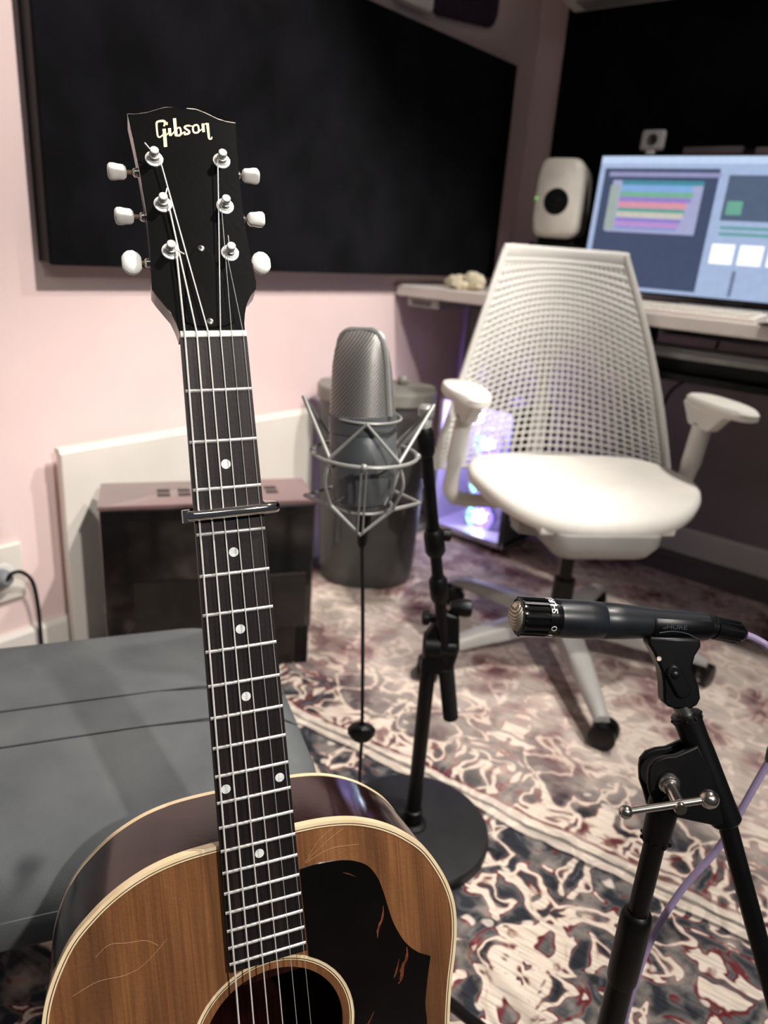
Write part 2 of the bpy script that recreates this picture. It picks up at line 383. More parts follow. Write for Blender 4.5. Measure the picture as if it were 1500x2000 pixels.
half = [(u, s if s < 700 else 700 + (s - 700) * 0.955) for u, s in [(0, 347.5), (27, 347.5), (48.5, 348.4), (67, 351.4), (82.5, 356.5), (98, 364.3), (111.5, 374), (126, 388), (137, 406), (144.5, 424), (148.3, 441),
        (148.5, 460), (145.8, 480), (142, 499), (138.8, 520), (136.8, 540), (136.3, 560), (138.5, 582), (145, 606), (156, 635), (171, 665), (186, 695),
        (197.5, 725), (203, 755), (201, 783), (190, 810), (168, 832), (135, 846), (95, 854), (50, 857.3), (0, 858)]]
outl = catmull([(u, s, 0) for u, s in half] + [(-u, s, 0) for u, s in reversed(half[1:-1])], 5, True)
OUT = [(p.x, p.y) for p in outl]
def offset(poly, d):
    n = len(poly); r = []
    for i in range(n):
        x0, y0 = poly[i - 1]; x1, y1 = poly[(i + 1) % n]
        tx, ty = x1 - x0, y1 - y0; L = math.hypot(tx, ty) or 1
        r.append((poly[i][0] - ty / L * d, poly[i][1] + tx / L * d))
    return r
def depth(s): return 7 + 88 + 25 * max(0, s - 348) / 510
WT = 6.8                                     # plane of the soundboard
# sides
b = B(); ins = offset(OUT, 0.25)
b.rings([[G(u, s, WT + 6) for u, s in ins], [G(u, s, (WT + depth(s)) / 2) for u, s in OUT], [G(u, s, depth(s) - 4.5) for u, s in ins]], True, False, False)
b.build('body_side', M_mahog, guitar, smooth=60)
# soundboard with round hole
HC = (0.8, 499.0); HR = 51.0
inner = []
for u, s in OUT:
    a = math.atan2(s - HC[1], u - HC[0]); inner.append((HC[0] + HR * math.cos(a), HC[1] + HR * math.sin(a)))
out2 = offset(OUT, 1.0)
b = B()
b.rings([[G(u, s, WT) for u, s in out2]] + [[G(o_[0] * (1 - k) + i_[0] * k, o_[1] * (1 - k) + i_[1] * k, WT) for o_, i_ in zip(out2, inner)] for k in (0.33, 0.66, 1.0)]
        + [[G(u, s, WT + 3) for u, s in inner]], True, False, False)
b.build('soundboard', M_top, guitar, smooth=30)
# back, with a dark inside face
b = B(); b.add([G(u, s, depth(s) - 2) for u, s in offset(OUT, 1.0)], [tuple(range(len(OUT)))]); b.build('back', M_mahog, guitar, smooth=0)
def strip(name, poly, o0, o1, wa, wb, m, parent=guitar):
    A0 = offset(poly, o0); A1 = offset(poly, o1); b = B()
    f = lambda w_, s: w_(s) if callable(w_) else w_
    b.rings([[G(u, s, f(wa, s)) for u, s in A0], [G(u, s, f(wa, s)) for u, s in A1], [G(u, s, f(wb, s)) for u, s in A1], [G(u, s, f(wb, s)) for u, s in A0]], True, loop=True)
    return b.build(name, m, parent, smooth=40)
strip('top_binding', OUT, -0.1, 2.3, WT - 0.5, WT + 6.2, M_ivory)
strip('purfling', OUT, 2.3, 3.0, WT - 0.35, WT + 1, M_line)
strip('purfling', OUT, 3.0, 4.0, WT - 0.4, WT + 1, M_ivory)
strip('back_binding', OUT, -0.1, 1.8, lambda s: depth(s) - 5, lambda s: depth(s) + 0.4, M_ivory)
def circ(r, n=72): return [(HC[0] + r * math.cos(2 * math.pi * k / n), HC[1] + r * math.sin(2 * math.pi * k / n)) for k in range(n)]
ros = strip('rosette', circ(60), 0, 2.2, WT - 0.35, WT + 1, M_ivory)
strip('rosette_line', circ(57.8), 0, 0.7, WT - 0.3, WT + 1, M_line, ros)
strip('rosette_line', circ(57.1), 0, 0.7, WT - 0.3, WT + 1, M_ivory, ros)
# braces seen inside the soundhole
B().box(G(0, 452, 20), (0.12, 0.004, 0.010), (GU, GS, GW)).build('brace', M_mahog, guitar)
# pickguard
pgp = [(28.6, 379.2), (40, 378.6), (49.7, 379.3), (60, 380.6), (69, 383.5), (79.5, 390), (86.5, 401), (90.5, 414), (93.5, 428), (97.3, 442), (104.5, 457.5), (114, 468.8), (124.8, 475.9), (122.3, 487), (119.8, 500), (117.8, 514), (118.0, 530), (113, 547), (99, 560), (80, 564), (64, 556)]
a0 = math.atan2(556 - HC[1], 64 - HC[0]); a1 = math.atan2(444 - HC[1], 30 - HC[0])
for k in range(0, 15):
    a = math.radians(46) + (math.radians(-61) - math.radians(46)) * k / 14; pgp.append((HC[0] + 60.2 * math.cos(a), HC[1] + 60.2 * math.sin(a)))
pgp = [(p_.x, p_.y) for p_ in catmull([(u, s, 0) for u, s in pgp[:13]], 4)] + [(p_.x, p_.y) for p_ in catmull([(u, s, 0) for u, s in pgp[12:21]], 4)][1:] + pgp[21:]
b = B().prism([G(u, s, WT - 0.9) for u, s in pgp], GW * 0.0009); b.build('pickguard', M_tort, guitar, smooth=0)
M_scr = noisy(mat('bare_wood_scratch', (176, 132, 88), 0.6), (166, 122, 80), (186, 142, 98), nscale=90)
M_streak = noisy(mat('amber_tortoise_streak', (110, 58, 36), 0.2), (84, 40, 26), (132, 74, 46), nscale=120)
for pts, w_ in (([(89.5, 424), (88, 433), (84, 441), (83, 448)], 1.1), ([(106, 462), (105, 471), (101, 477), (99.5, 486), (96.5, 490)], 1.8), ([(99, 470), (96, 479), (93.5, 484)], 0.9), ([(76, 505), (70, 514), (66, 518)], 0.8), ([(60, 390), (64, 392), (70, 396)], 0.6)):
    pp = catmull([(u, s_, 0) for u, s_ in pts], 4); n_ = len(pp)
    B().rings([[G(p_.x - w_ * math.sin(math.pi * (k + 0.4) / n_) * (0.8 + 0.4 * math.sin(k * 2.3)), p_.y, WT - 0.93), G(p_.x + w_ * math.sin(math.pi * (k + 0.4) / n_), p_.y, WT - 0.93)] for k, p_ in enumerate(pp)], False).build('tortoise_streak', M_streak, guitar, smooth=0)
# scratches in the finish: two long hairline scores
for pts in ([(-128, 425), (-112, 420), (-95, 421), (-82, 417), (-66, 404)], [(-112, 403), (-103, 397), (-92, 399), (-80, 401), (-72, 407)],
            [(35, 372), (45, 361), (58, 353)], [(33, 375), (48, 365), (63, 357)], [(33, 376), (52, 370), (74, 372)]):
    b = B().tube(catmull([G(u, s, WT - 0.02) for u, s in pts], 5), 0.00013, 4); b.build('finish_scratch', M_scr, guitar)
# bridge (below the picture)
b = B().prism([G(u, s, WT) for u, s in ((-75, 622), (75, 622), (78, 640), (40, 654), (-40, 654), (-78, 640))], GW * -0.009); br = b.build('bridge', M_rose, guitar, bevel=0.002)
B().box(G(0, 630, WT - 10), (0.036, 0.0012, 0.003), (GU, GS, GW)).build('saddle', M_bone, br)

# neck with heel
def hw(s): return (42.9 + 0.028 * s) / 2
b = B(); rs = []
for s in [0, 8, 30, 80, 140, 200, 260, 290, 305, 318, 328, 336, 342, 347.2]:
    h = max(0.0, (s - 290) / 57.2); hh = h * h * (3 - 2 * h)
    dp = 13.5 + 4 * s / 300 + 62 * hh
    ring = []
    for k in range(15):
        a = math.pi * k / 14
        ring.append(G(hw(s) * math.cos(a) * (1 - 0.42 * hh * math.sin(a)), s, 6.3 + dp * math.sin(a)))
    rs.append(ring)
b.rings(rs, True); b.build('neck', M_mahog, guitar, smooth=50)
# fretboard, frets, inlays, nut
b = B(); b.rings([[G(-hw(s), s, 0), G(hw(s), s, 0), G(hw(s), s, 6.5), G(-hw(s), s, 6.5)] for s in (1.0, 100, 200, 300, 400, 437)]); fb = b.build('fretboard', M_rose, guitar, smooth=0)
def fs(n): return 628.65 * (1 - 2 ** (-n / 12))
for n in range(1, 21):
    s = fs(n); h = hw(s) - 0.2
    b = B(); rs = []
    for u in (-h, -h + 0.7, h - 0.7, h):
        k = 0.55 if abs(u) == h else 1.0
        rs.append([G(u, s + 1.15 * math.cos(math.pi * j / 8), 0.05 - 1.05 * k * math.sin(math.pi * j / 8)) for j in range(9)])
    b.rings(rs); b.build('fret', M_fret, fb, smooth=50)
for n, us in ((3, (0.4,)), (5, (0.4,)), (7, (0.4,)), (9, (0.3,)), (12, (-18.8, 18.6)), (15, (0,))):
    s = (fs(n) + fs(n - 1)) / 2
    if n == 12: s = 305.5
    for u in us:
        b = B().lathe(G(u, s, 0.4), -GW, [(0, 0.0032), (0.00048, 0.0032)], 24); b.build('dot_inlay', M_pearl, fb, smooth=30)
b = B(); b.rings([[G(u, -3.6, 3), G(u, -3.4, -0.4), G(u, -1.4, -1.3), G(u, 0.8, -1.0), G(u, 1.1, 3)] for u in (-21.5, -21, 21, 21.5)]); b.build('nut', M_bone, guitar, bevel=0.0004)

# headstock, tilted back 17 degrees
TT = math.tan(R(17)); QC = math.cos(R(17))
def Hd(u, s, h=0.0): return G(u, s - h * TT * QC, 1 - TT * s - h * QC)
HN = (Hd(0, -50, 1) - Hd(0, -50, 0)).normalized()
hl = [(-21.6, -1.5), (-22.0, -4.3), (-23.1, -9.1), (-25.3, -15.7), (-29.1, -21.3), (-33.5, -28.0), (-35.9, -32.5), (-35.3, -42), (-34.2, -58), (-33.6, -84), (-34.9, -116), (-36.6, -138.8), (-38.4, -158)]
ht = [(-32, -158.6), (-25.5, -160.3), (-19, -163), (-13.2, -165.4), (-7.6, -166.2), (-3.5, -165.7), (-0.8, -164.8), (2.0, -166.0), (8.4, -166.0), (14.6, -163.7), (22.7, -159.8), (28.3, -158.3), (35, -157.6)]
hr = [(35, -156.3), (33.5, -139), (32.0, -113.7), (31.3, -91.1), (31.4, -71.7), (32.2, -52.7), (33.2, -37), (32.5, -33), (28.2, -28.2), (25, -22.4), (22.6, -15.5), (21.2, -8.7), (20.9, -3.7), (20.9, -1.5)]
hp = hl + ht + hr
b = B().rings([[Hd(u, s, -1.3) for u, s in hp], [Hd(u, s, -15) for u, s in hp]]); hs = b.build('headstock', M_mahog, guitar, smooth=40)
b = B().rings([[Hd(u, s, 0.1) for u, s in hp], [Hd(u, s, -1.3) for u, s in hp]]); b.build('face_veneer', M_headb, hs, smooth=30)
M_pale = noisy(mat('pale_mottled', (214, 200, 186), 0.5), (150, 134, 122), (232, 222, 212), nscale=200)
def edge(pts, r): B().tube([Hd(u, s, -0.25) for u, s in pts], r, 5).build('pale_edge', M_pale, hs)
edge(ht[7:], 0.00055); edge(hl[-1:] + ht[:5], 0.0003); edge(hl[-4:], 0.00028); edge([(24.3, -20.5), (23.4, -17.5), (22.5, -14.8)], 0.0004)  # pale lines; the top right one paints the overhead light's edge highlight
edge([(-27, -18.2), (-25.4, -15.7)], 0.0003)
# truss rod cover with two screws
cp = [(-17, -9), (-17.2, -14), (-15.5, -24), (-13.2, -38), (-11.4, -50), (-8, -57), (-4, -62), (-1.2, -65), (1.8, -62.5), (6, -57.5), (9.6, -50), (11.2, -38), (13.4, -24), (14.6, -14), (14.4, -9), (8, -6.5), (-1.3, -5.4), (-10.5, -6.5)]
b = B().rings([[Hd(u, s, 1.1) for u, s in cp], [Hd(u, s, 0.0) for u, s in cp]]); tr = b.build('truss_rod_cover', M_headb, guitar, smooth=20, bevel=0.0004)
for u, s in ((-1.1, -60.6), (-1.5, -9.4)):
    b = B().lathe(Hd(u, s, 1.0), HN, [(0, 0.0024), (0.0006, 0.0023), (0.0011, 0.0014), (0.0012, 0.0003)], 16); sc = b.build('screw', M_steel, tr)
    B().box(Hd(u, s, 2.2), (0.0012, 0.0003, 0.0003), (GU, HN.cross(GU), HN)).box(Hd(u, s, 2.2), (0.0003, 0.0012, 0.0003), (GU, HN.cross(GU), HN)).build('cross_slot', M_line, sc)
# tuning machines
M_post = noisy(mat('bright_nickel_post', (236, 234, 228), 0.25, metal=0.35), (230, 228, 222), (240, 238, 233), nscale=60)
posts = [(-24.4, -125.4), (-22.3, -92.2), (-20.9, -58.6), (21.2, -127.0), (19.2, -92.8), (18.1, -58.4)]
HS = (Hd(0, -40) - Hd(0, -50)).normalized()            # down the headstock face
M_shaft = noisy(mat('tarnished_shaft', (150, 128, 110), 0.35, metal=0.8), (140, 118, 100), (160, 138, 120), nscale=80)
for i, (u, s) in enumerate(posts):
    sg = -1 if i < 3 else 1
    b = B().lathe(Hd(u, s, -14), HN, [(0, 0.0028), (0.0145, 0.0028), (0.0155, 0.0028), (0.0185, 0.0024), (0.0205, 0.0024), (0.021, 0.0029), (0.0232, 0.0029), (0.0236, 0.0025)], 20)
    tn = b.build('tuning_machine', M_post, guitar)
    b = B().lathe(Hd(u, s, 0.05), HN, [(0, 0.0061), (0.0007, 0.0059), (0.0011, 0.0044), (0.0018, 0.0042), (0.0019, 0.0029)], 28); b.build('bushing', M_post, tn)
    bx = (-48.7, -47.2, -45.7, 43.4, 42.4, 41.6)[i]; bs = (-123.5, -90.8, -57.5, -126.0, -92.0, -58.8)[i]
    edge_u = (-35.2, -33.9, -34.2, 32.6, 31.4, 31.9)[i]
    c = Hd(bx, bs, -12.5)
    b = B().tube([Hd(edge_u - sg * 4, bs, -12.5), c], 0.0014, 10); b.build('shaft', M_shaft, tn)
    b = B().lathe(Hd(edge_u + sg * 0.2, bs, -12.5), GU * sg, [(0, 0.0031), (0.002, 0.0031), (0.0032, 0.0019)], 14); b.build('collar', M_nickel, tn)
    # keystone shaped button, turned differently on every machine
    roll = R((28, 22, 80, 30, 70, 84)[i]); roll = roll if i not in (0, 1, 3) else roll
    ax = GU * sg; e1 = HS * math.cos(roll) + HN * math.sin(roll); e2 = ax.cross(e1)
    rs = []
    oval = i in (2, 5)
    prof = [(-0.0062, 0.30), (-0.0058, 0.62), (-0.0042, 0.86), (-0.001, 0.90), (0.0022, 1.0), (0.0046, 0.98), (0.0060, 0.74), (0.0064, 0.4)]
    for t, k in prof:
        ring = []
        for j in range(20):
            a = 2 * math.pi * j / 20; ca, sa = math.cos(a), math.sin(a)
            pw = lambda v, e_: math.copysign(abs(v) ** e_, v)
            ring.append(c + ax * t + (e1 * pw(ca, 0.75 if oval else 0.55) * (0.0036 if oval else 0.0046) + e2 * pw(sa, 0.85 if oval else 0.55) * (0.0084 if oval else 0.0052)) * (k if not oval else max(0.3, math.sqrt(max(0.02, 1 - (t / 0.0070) ** 2)))))
        rs.append(ring)
    b = B().rings(rs); b.build('button', M_button, tn, smooth=60)
    # string coils round the post
    pts = [Hd(u, s, 2.2 + 3.0 * k / 30) + (GU * math.cos(k * 0.62) + HS * math.sin(k * 0.62)) * 0.0031 for k in range(31)]
    B().tube(pts, 0.00055 if i < 4 else 0.0003, 6).build('string_coil', M_string if i < 4 else M_plain, tn)
# strings: low E, A, D, G, B, high e
nut_u = [-18.8, -11.2, -3.8, 4.1, 11.4, 18.9]; brd_u = [-27, -16.2, -5.4, 5.4, 16.2, 27]
order = [2, 1, 0, 3, 4, 5]; rad = [0.00066, 0.00056, 0.00047, 0.00038, 0.00022, 0.00018]
for i in range(6):
    u, s = posts[order[i]]; sg = 1 if i < 3 else -1
    # behind the capo the strings run a little lower
    capo_u = nut_u[i] + (brd_u[i] - nut_u[i]) * 115.5 / 628
    pts = [Hd(u + sg * 3.1, s + 1, 4.2), G(nut_u[i], -2.2, -1.75), G(capo_u, 115.5, -1.5), G(brd_u[i], 630, WT - 13.3), G(brd_u[i], 642, WT - 8)]
    B().tube(pts, rad[i], 6).build('string', M_string if i < 4 else M_plain, guitar)
for (p0, p1) in (((-25.5, -126.5, 5.5), (-30, -131.5, 7.5)), ((-20.9, -94, 5.0), (-18.8, -101, 4.5)), ((-18.5, -57.5, 4.8), (-12.8, -54.6, 4.0)), ((17.5, -59.5, 5), (17.0, -66.5, 8))):
    B().tube([Hd(*p0), Hd(*p1)], 0.00045 if p0[0] < 0 else 0.0002, 6).build('string_end', M_string, guitar)
# logo on the headstock, drawn as ribbon strokes
def Lg(x, y): return (0.037472 * x - 0.004976 * y - 27.83, -0.003235 * x + 0.042382 * y - 160.274)
strokes = [([(392, 232), (392, 185), (365, 160), (318, 160), (262, 172), (240, 205), (246, 300), (262, 420), (290, 452), (322, 440), (360, 405), (400, 400)], 50, 20),
           ([(362, 246), (392, 240)], 30, 30), ([(375, 300), (388, 420), (405, 628)], 62, 62), ([(395, 205), (440, 206)], 30, 60),
           ([(472, 288), (482, 395), (492, 425)], 56, 44), ([(412, 428), (462, 360)], 20, 20), ([(495, 430), (575, 335)], 26, 22),
           ([(562, 108), (578, 270), (596, 425)], 58, 58), ([(580, 430), (668, 432)], 20, 18), ([(600, 300), (650, 278), (672, 305), (682, 395), (640, 425)], 26, 40),
           ([(680, 410), (740, 362), (762, 372)], 22, 30), ([(850, 246), (800, 244), (752, 262), (752, 285), (790, 315), (832, 345), (832, 375), (795, 395), (735, 400)], 34, 40),
           ([(850, 246), (905, 258)], 20, 22), ([(940, 232), (905, 262), (902, 325), (925, 368), (975, 372), (1008, 345), (1002, 262), (975, 230), (932, 236)], 34, 34),
           ([(1012, 352), (1085, 292)], 22, 20), ([(1086, 212), (1092, 285), (1100, 362)], 56, 50), ([(1062, 214), (1130, 212), (1165, 196)], 24, 26),
           ([(1170, 196), (1184, 330), (1198, 470)], 54, 42), ([(1192, 470), (1215, 490), (1245, 484), (1252, 448)], 34, 22)]
b = B()
for pts, w0, w1 in strokes:
    pp = catmull([(x, y, 0) for x, y in pts], 5) if len(pts) > 2 else [V((x, y, 0)) for x, y in pts]
    n = len(pp); lft = []; rgt = []
    for i, q in enumerate(pp):
        tdir = (pp[min(i + 1, n - 1)] - pp[max(i - 1, 0)]).normalized(); nn = V((-tdir.y, tdir.x, 0)); hwid = (w0 + (w1 - w0) * i / (n - 1)) / 2
        lft.append(q + nn * hwid); rgt.append(q - nn * hwid)
    for i in range(n - 1):
        quad = [Lg(p_.x, p_.y) for p_ in (lft[i], lft[i + 1], rgt[i + 1], rgt[i])]
        b.add([Hd(u, s, 0.22) for u, s in quad], [(0, 1, 2, 3)])
b.build('logo', M_logo, hs, smooth=0)

# ---------------------------------------------------------------- capo
cm = Matrix.Identity(4)
for i in range(3):
    cm[i][0] = GU[i]; cm[i][1] = -GS[i]; cm[i][2] = -GW[i]; cm[i][3] = G(1, 116, -6)[i]
capo = thing('guitar_capo', 'chrome capo clamped across the guitar neck below the third fret', 'capo', matrix=cm)
def slab(path, wid, thick, n=10):
    """rounded bar following path [(u,w)], width along s"""
    b = B(); rs = []
    m_ = len(path)
    for i, (u, w_, s) in enumerate(path):
        u0, w0, _ = path[max(i - 1, 0)]; u1, w1, _ = path[min(i + 1, m_ - 1)]
        L = math.hypot(u1 - u0, w1 - w0); nu, nw = -(w1 - w0) / L, (u1 - u0) / L
        rs.append([G(u + nu * thick / 2 * math.sin(2 * math.pi * k / n), s + wid / 2 * math.cos(2 * math.pi * k / n), w_ + nw * thick / 2 * math.sin(2 * math.pi * k / n)) for k in range(n)])
    return b.rings(rs)
bar = [(-27.0, -2.2, 116.6), (-26.0, -4.3, 116.6), (-22, -5.0, 116.5), (-8, -5.6, 116.3), (8, -5.8, 116.0), (24, -5.2, 115.8), (30, -4.2, 115.7), (31.6, -2.0, 115.7)]
slab(bar, 7.4, 5.4).build('top_bar', M_chrome, capo, smooth=60)
slab([(31.6, -3.2, 115.7), (32.6, 2, 115.4), (32.0, 12, 115), (27, 22, 115), (12, 29.5, 115), (-8, 29.5, 115.5), (-24, 22, 116), (-28.5, 12, 116.3), (-28.9, 2, 116.5), (-27.6, -3.4, 116.6)], 6.4, 2.6).build('yoke', M_chrome, capo, smooth=60)
B().tube([G(-22.5, 116.4, -2.3), G(22.5, 116.0, -2.3)], 0.0008, 10).build('rubber_sleeve', M_rubber, capo)
B().lathe(G(2, 115.3, 30.5), GW, [(0, 0.004), (0.008, 0.004), (0.009, 0.008), (0.016, 0.008), (0.0165, 0.006)], 16).build('thumb_screw', M_chrome, capo)
B().lathe(G(-28.6, 112.4, -1.5), GS, [(0, 0.0026), (0.0085, 0.0026)], 14).build('hinge_pin', M_chrome, capo)

# ---------------------------------------------------------------- small microphone on a boom stand (local mm frame at the clutch)
AO = V((-0.13766, 0.57021, 0.56543)); AX = V((0.76502, 0.64024, 0.06957)); AY = V((0.26725, -0.21733, -0.93880)); AZ = V((-0.58594, 0.73679, -0.33736))
def A(x, y, z=0.0): return AO + (AX * x + AY * y + AZ * z) * 0.001
m0 = A(-131.3, -87, -20); m1 = A(40.7, -73, 20); mx = (m1 - m0).normalized()
M_57 = noisy(mat('dark_grey_enamel', (24, 27, 31), 0.36, spec=0.4), (21, 24, 28), (27, 30, 34), nscale=40, bump=0.06, bscale=900, dist=0.0002)
M_57b = noisy(mat('gloss_black_plastic', (10, 10, 11), 0.16), (8, 8, 9), (13, 13, 14), nscale=40)
M_prnt = noisy(mat('white_print', (226, 226, 224), 0.5), (222, 222, 220), (230, 230, 228), nscale=40)
M_grey57 = noisy(mat('embossed_grey', (62, 66, 70), 0.4), (58, 62, 66), (66, 70, 74), nscale=40)
def mesh_metal(name, c1, c2, scale, metal=0.8, rough=0.35):
    m = mat(name, c2, rough, metal=metal)
    tc = nd(m, 'ShaderNodeTexCoord'); ck = nd(m, 'ShaderNodeTexWave', wave_type='BANDS', bands_direction='DIAGONAL'); ck.inputs['Scale'].default_value = scale; ck.inputs['Distortion'].default_value = 0.0
    mp = nd(m, 'ShaderNodeMapping'); mp.inputs['Scale'].default_value = (1, 1, -1); lk(m, tc, 'Object', mp, 0)
    c3 = nd(m, 'ShaderNodeTexWave', wave_type='BANDS', bands_direction='Z'); c3.inputs['Scale'].default_value = scale * 1.4
    lk(m, mp, 0, ck, 'Vector'); lk(m, tc, 'Object', c3, 'Vector')
    mu = nd(m, 'ShaderNodeMath', operation='MAXIMUM'); lk(m, ck, 'Fac', mu, 0); lk(m, c3, 'Fac', mu, 1)
    cr = nd(m, 'ShaderNodeValToRGB'); e = cr.color_ramp.elements; e[0].position = 0.45; e[0].color = lin(c1); e[1].position = 0.85; e[1].color = lin(c2)
    lk(m, mu, 0, cr, 'Fac'); lk(m, cr, 'Color', bsdf(m), 'Base Color')
    bp = nd(m, 'ShaderNodeBump'); bp.inputs['Strength'].default_value = 0.6; bp.inputs['Distance'].default_value = 0.0006; lk(m, mu, 0, bp, 'Height'); lk(m, bp, 0, bsdf(m), 'Normal')
    return m
M_grille = mesh_metal('woven_steel_grille', (28, 25, 22), (205, 192, 172), 260)
mm_ = Matrix.Translation(m0 + mx * 0.08)
m57 = thing('dynamic_microphone', 'small black handheld-style microphone with ribbed head held in a clip at right', 'microphone', matrix=mm_)
def mml(prof, k=1.0): return [(t * 0.001 * k, r * 0.001) for t, r in prof]
B().lathe(m0, mx, mml([(-1.2, 0.5), (-1.0, 5), (-0.4, 8.6), (1.2, 11.0), (4, 12.4), (7.5, 13.0), (9.5, 13.2)]), 28).build('grille', M_grille, m57)
hd = B().lathe(m0, mx, mml([(4.0, 12.6), (4.4, 14.6), (6, 15.2), (10, 14.4), (26.0, 14.4), (26.6, 16.0), (33.5, 16.2), (34.3, 15.4), (36, 15.4), (36.4, 15.9), (37.8, 15.9), (38.4, 15.2)]), 36).build('resonator_head', M_57b, m57)
a_, b_ = cross_basis(mx, V((0, 0, 1)))
b = B()
for k in range(18):
    an = 2 * math.pi * k / 18; dr = a_ * math.cos(an) + b_ * math.sin(an); tn = mx.cross(dr)
    b.box(m0 + mx * 0.0158 + dr * 0.0149, (0.0106, 0.00125, 0.0012), (mx, tn, dr))
b.build('cap_ribs', M_57b, hd)
B().lathe(m0, mx, mml([(33.5, 15.5), (36, 15.9), (56, 15.85), (69, 15.5), (69.4, 15.2), (70.2, 15.2), (70.6, 15.45), (85, 15.0), (100, 13.8), (116, 12.4), (140, 11.8), (157, 11.6), (157.6, 10.8)], 1.125), 40).build('handle', M_57, m57)
# writing on the ring
view = -AZ
def on_ring(t, ang, r, roll=0.0):
    d = (V((0, 0, 1)) * math.cos(ang) + (view - mx * view.dot(mx)).normalized() * math.sin(ang)); d = (d - mx * d.dot(mx)).normalized()
    p = m0 + mx * t + d * r
    y = -mx; x = y.cross(d)
    M4 = Matrix.Identity(4)
    for i in range(3): M4[i][0] = x[i]; M4[i][1] = y[i]; M4[i][2] = d[i]; M4[i][3] = p[i]
    return M4
for j, ch in enumerate('SHURE'):
    text_mesh('ring_letter', ch, 0.0074, M_prnt, hd, on_ring(0.0300, R(58 - j * 18), 0.01625) @ Matrix.Rotation(0, 4, 'Z'), 0.0001)
b = B(); mo = on_ring(0.0300, R(112), 0.0162)
b.tube([mo @ V((0.0019 * math.cos(2 * math.pi * k / 24), 0.0021 * math.sin(2 * math.pi * k / 24), 0.0)) for k in range(24)], 0.00028, 6, closed=True); b.build('ring_mark', M_prnt, hd)
b = B(); mo = on_ring(0.0295, R(133), 0.0162); b.box(mo @ V((0, 0, 0)), (0.0003, 0.0016, 0.0002), (mo.to_3x3().col[0], mo.to_3x3().col[1], mo.to_3x3().col[2])); b.build('ring_mark', M_prnt, hd)
# cable plug and lavender cable
pe = A(80, -64.4, 29.5); px_ = (pe - m1).normalized()
cab = thing('microphone_cable', 'lavender microphone cable looping from the small microphone down behind its stand', 'cable', loc=(A(0, 560, 170).x, A(0, 560, 170).y, 0))
B().lathe(m1 - mx * 0.001, px_, mml([(0, 9.4), (6, 9.6), (6.5, 8.8), (10, 8.8), (10.5, 10.0), (26, 9.6), (36, 8.8), (40, 6.6), (42.5, 4.6)]), 24).build('plug', M_plastic, cab)
b = B()
for k in range(12):
    an = 2 * math.pi * k / 12; aa, bb_ = cross_basis(px_); dr = aa * math.cos(an) + bb_ * math.sin(an)
    b.box(m1 + px_ * 0.0225 + dr * 0.0097, (0.011, 0.0009, 0.0005), (px_, px_.cross(dr), dr))
b.build('plug_grip', M_plastic, cab)
M_lav = noisy(mat('lavender_cable_jacket', (150, 134, 168), 0.5), (143, 127, 161), (157, 141, 175), nscale=40)
cp_ = [m1 + px_ * 0.0405, A(92, -59, 30), A(103, -50.5, 30), A(129, -20, 40), A(134, 23, 50), A(116.6, 58.8, 60), A(93.2, 112, 70), A(78.6, 147.6, 80), A(48.8, 191.3, 90), A(23, 246, 100), A(7.5, 307, 110), A(2, 355, 120), A(0.7, 458, 140)]
last = cp_[-1]; cp_ += [V((last.x - 0.01, last.y + 0.02, 0.05)), V((last.x + 0.03, last.y + 0.08, 0.010)), V((last.x + 0.2, last.y + 0.1, 0.0062)), V((last.x + 0.5, last.y - 0.2, 0.0045))]
B().tube(catmull(cp_, 8), 0.0033, 10).build('jacket', M_lav, cab)
M_green = noisy(mat('green_tape', (52, 92, 74), 0.6), (48, 88, 70), (56, 96, 78), nscale=40)
B().tube([A(117.5, 44, 55), A(117.5, 56, 59)], 0.0042, 12).build('tape_mark', M_green, cab)

# clip
clip = thing('microphone_clip', 'black plastic clip gripping the small microphone on its boom', 'microphone clip', loc=A(15, -8))
dn = (AY - mx * AY.dot(mx)).normalized()
b = B(); n = 22
for (t0, t1) in ((0.121, 0.178),):
    rs = []
    for t, r in ((t0, 0.0134), (t0 + 0.002, 0.0147), (t1 - 0.004, 0.0134), (t1, 0.0127), (t1, 0.0120), (t0, 0.0128)):
        bb3 = mx.cross(dn)
        rs.append([m0 + mx * t + (dn * math.cos(R(-112 + 224 * k / n)) + bb3 * math.sin(R(-112 + 224 * k / n))) * r for k in range(n + 1)])
    b.rings(rs, False, loop=True)
sl = b.build('sleeve', M_plastic, clip, smooth=40)
M_c = m0 + mx * 0.143
vz = (AZ - mx * AZ.dot(mx)).normalized()
b = B(); b.tube(catmull([M_c - vz * 0.0138 + mx * t + dn * y for t, y in ((-0.018, 0.006), (-0.006, 0.0042), (0.008, 0.0055), (0.020, 0.010))], 5), 0.0004, 5); b.build('moulded_ridge', M_grey57, sl)
M4 = Matrix.Identity(4)
for i in range(3): M4[i][0] = mx[i]; M4[i][1] = -dn[i]; M4[i][2] = -vz[i]; M4[i][3] = (m0 + mx * 0.139 - vz * 0.0143 + dn * 0.0006)[i]
text_mesh('raised_lettering', 'SHURE', 0.0052, M_grey57, sl, M4, 0.00015, 1.5)
b = B()
poly = [(-17, -62), (-12.5, -55), (-9.5, -48), (-6, -40), (-4.5, -30), (-4, -13.5), (0, -10), (5, -8.6), (17, -8), (23.5, -11), (26.5, -17), (25.5, -25), (19.5, -43), (22, -52), (27, -60), (26, -66), (-16, -68)]
b.prism([A(x, y, -7.5) for x, y in poly], AZ * 0.016); b.build('bracket', M_plastic, clip, smooth=20, bevel=0.002)
pv = []
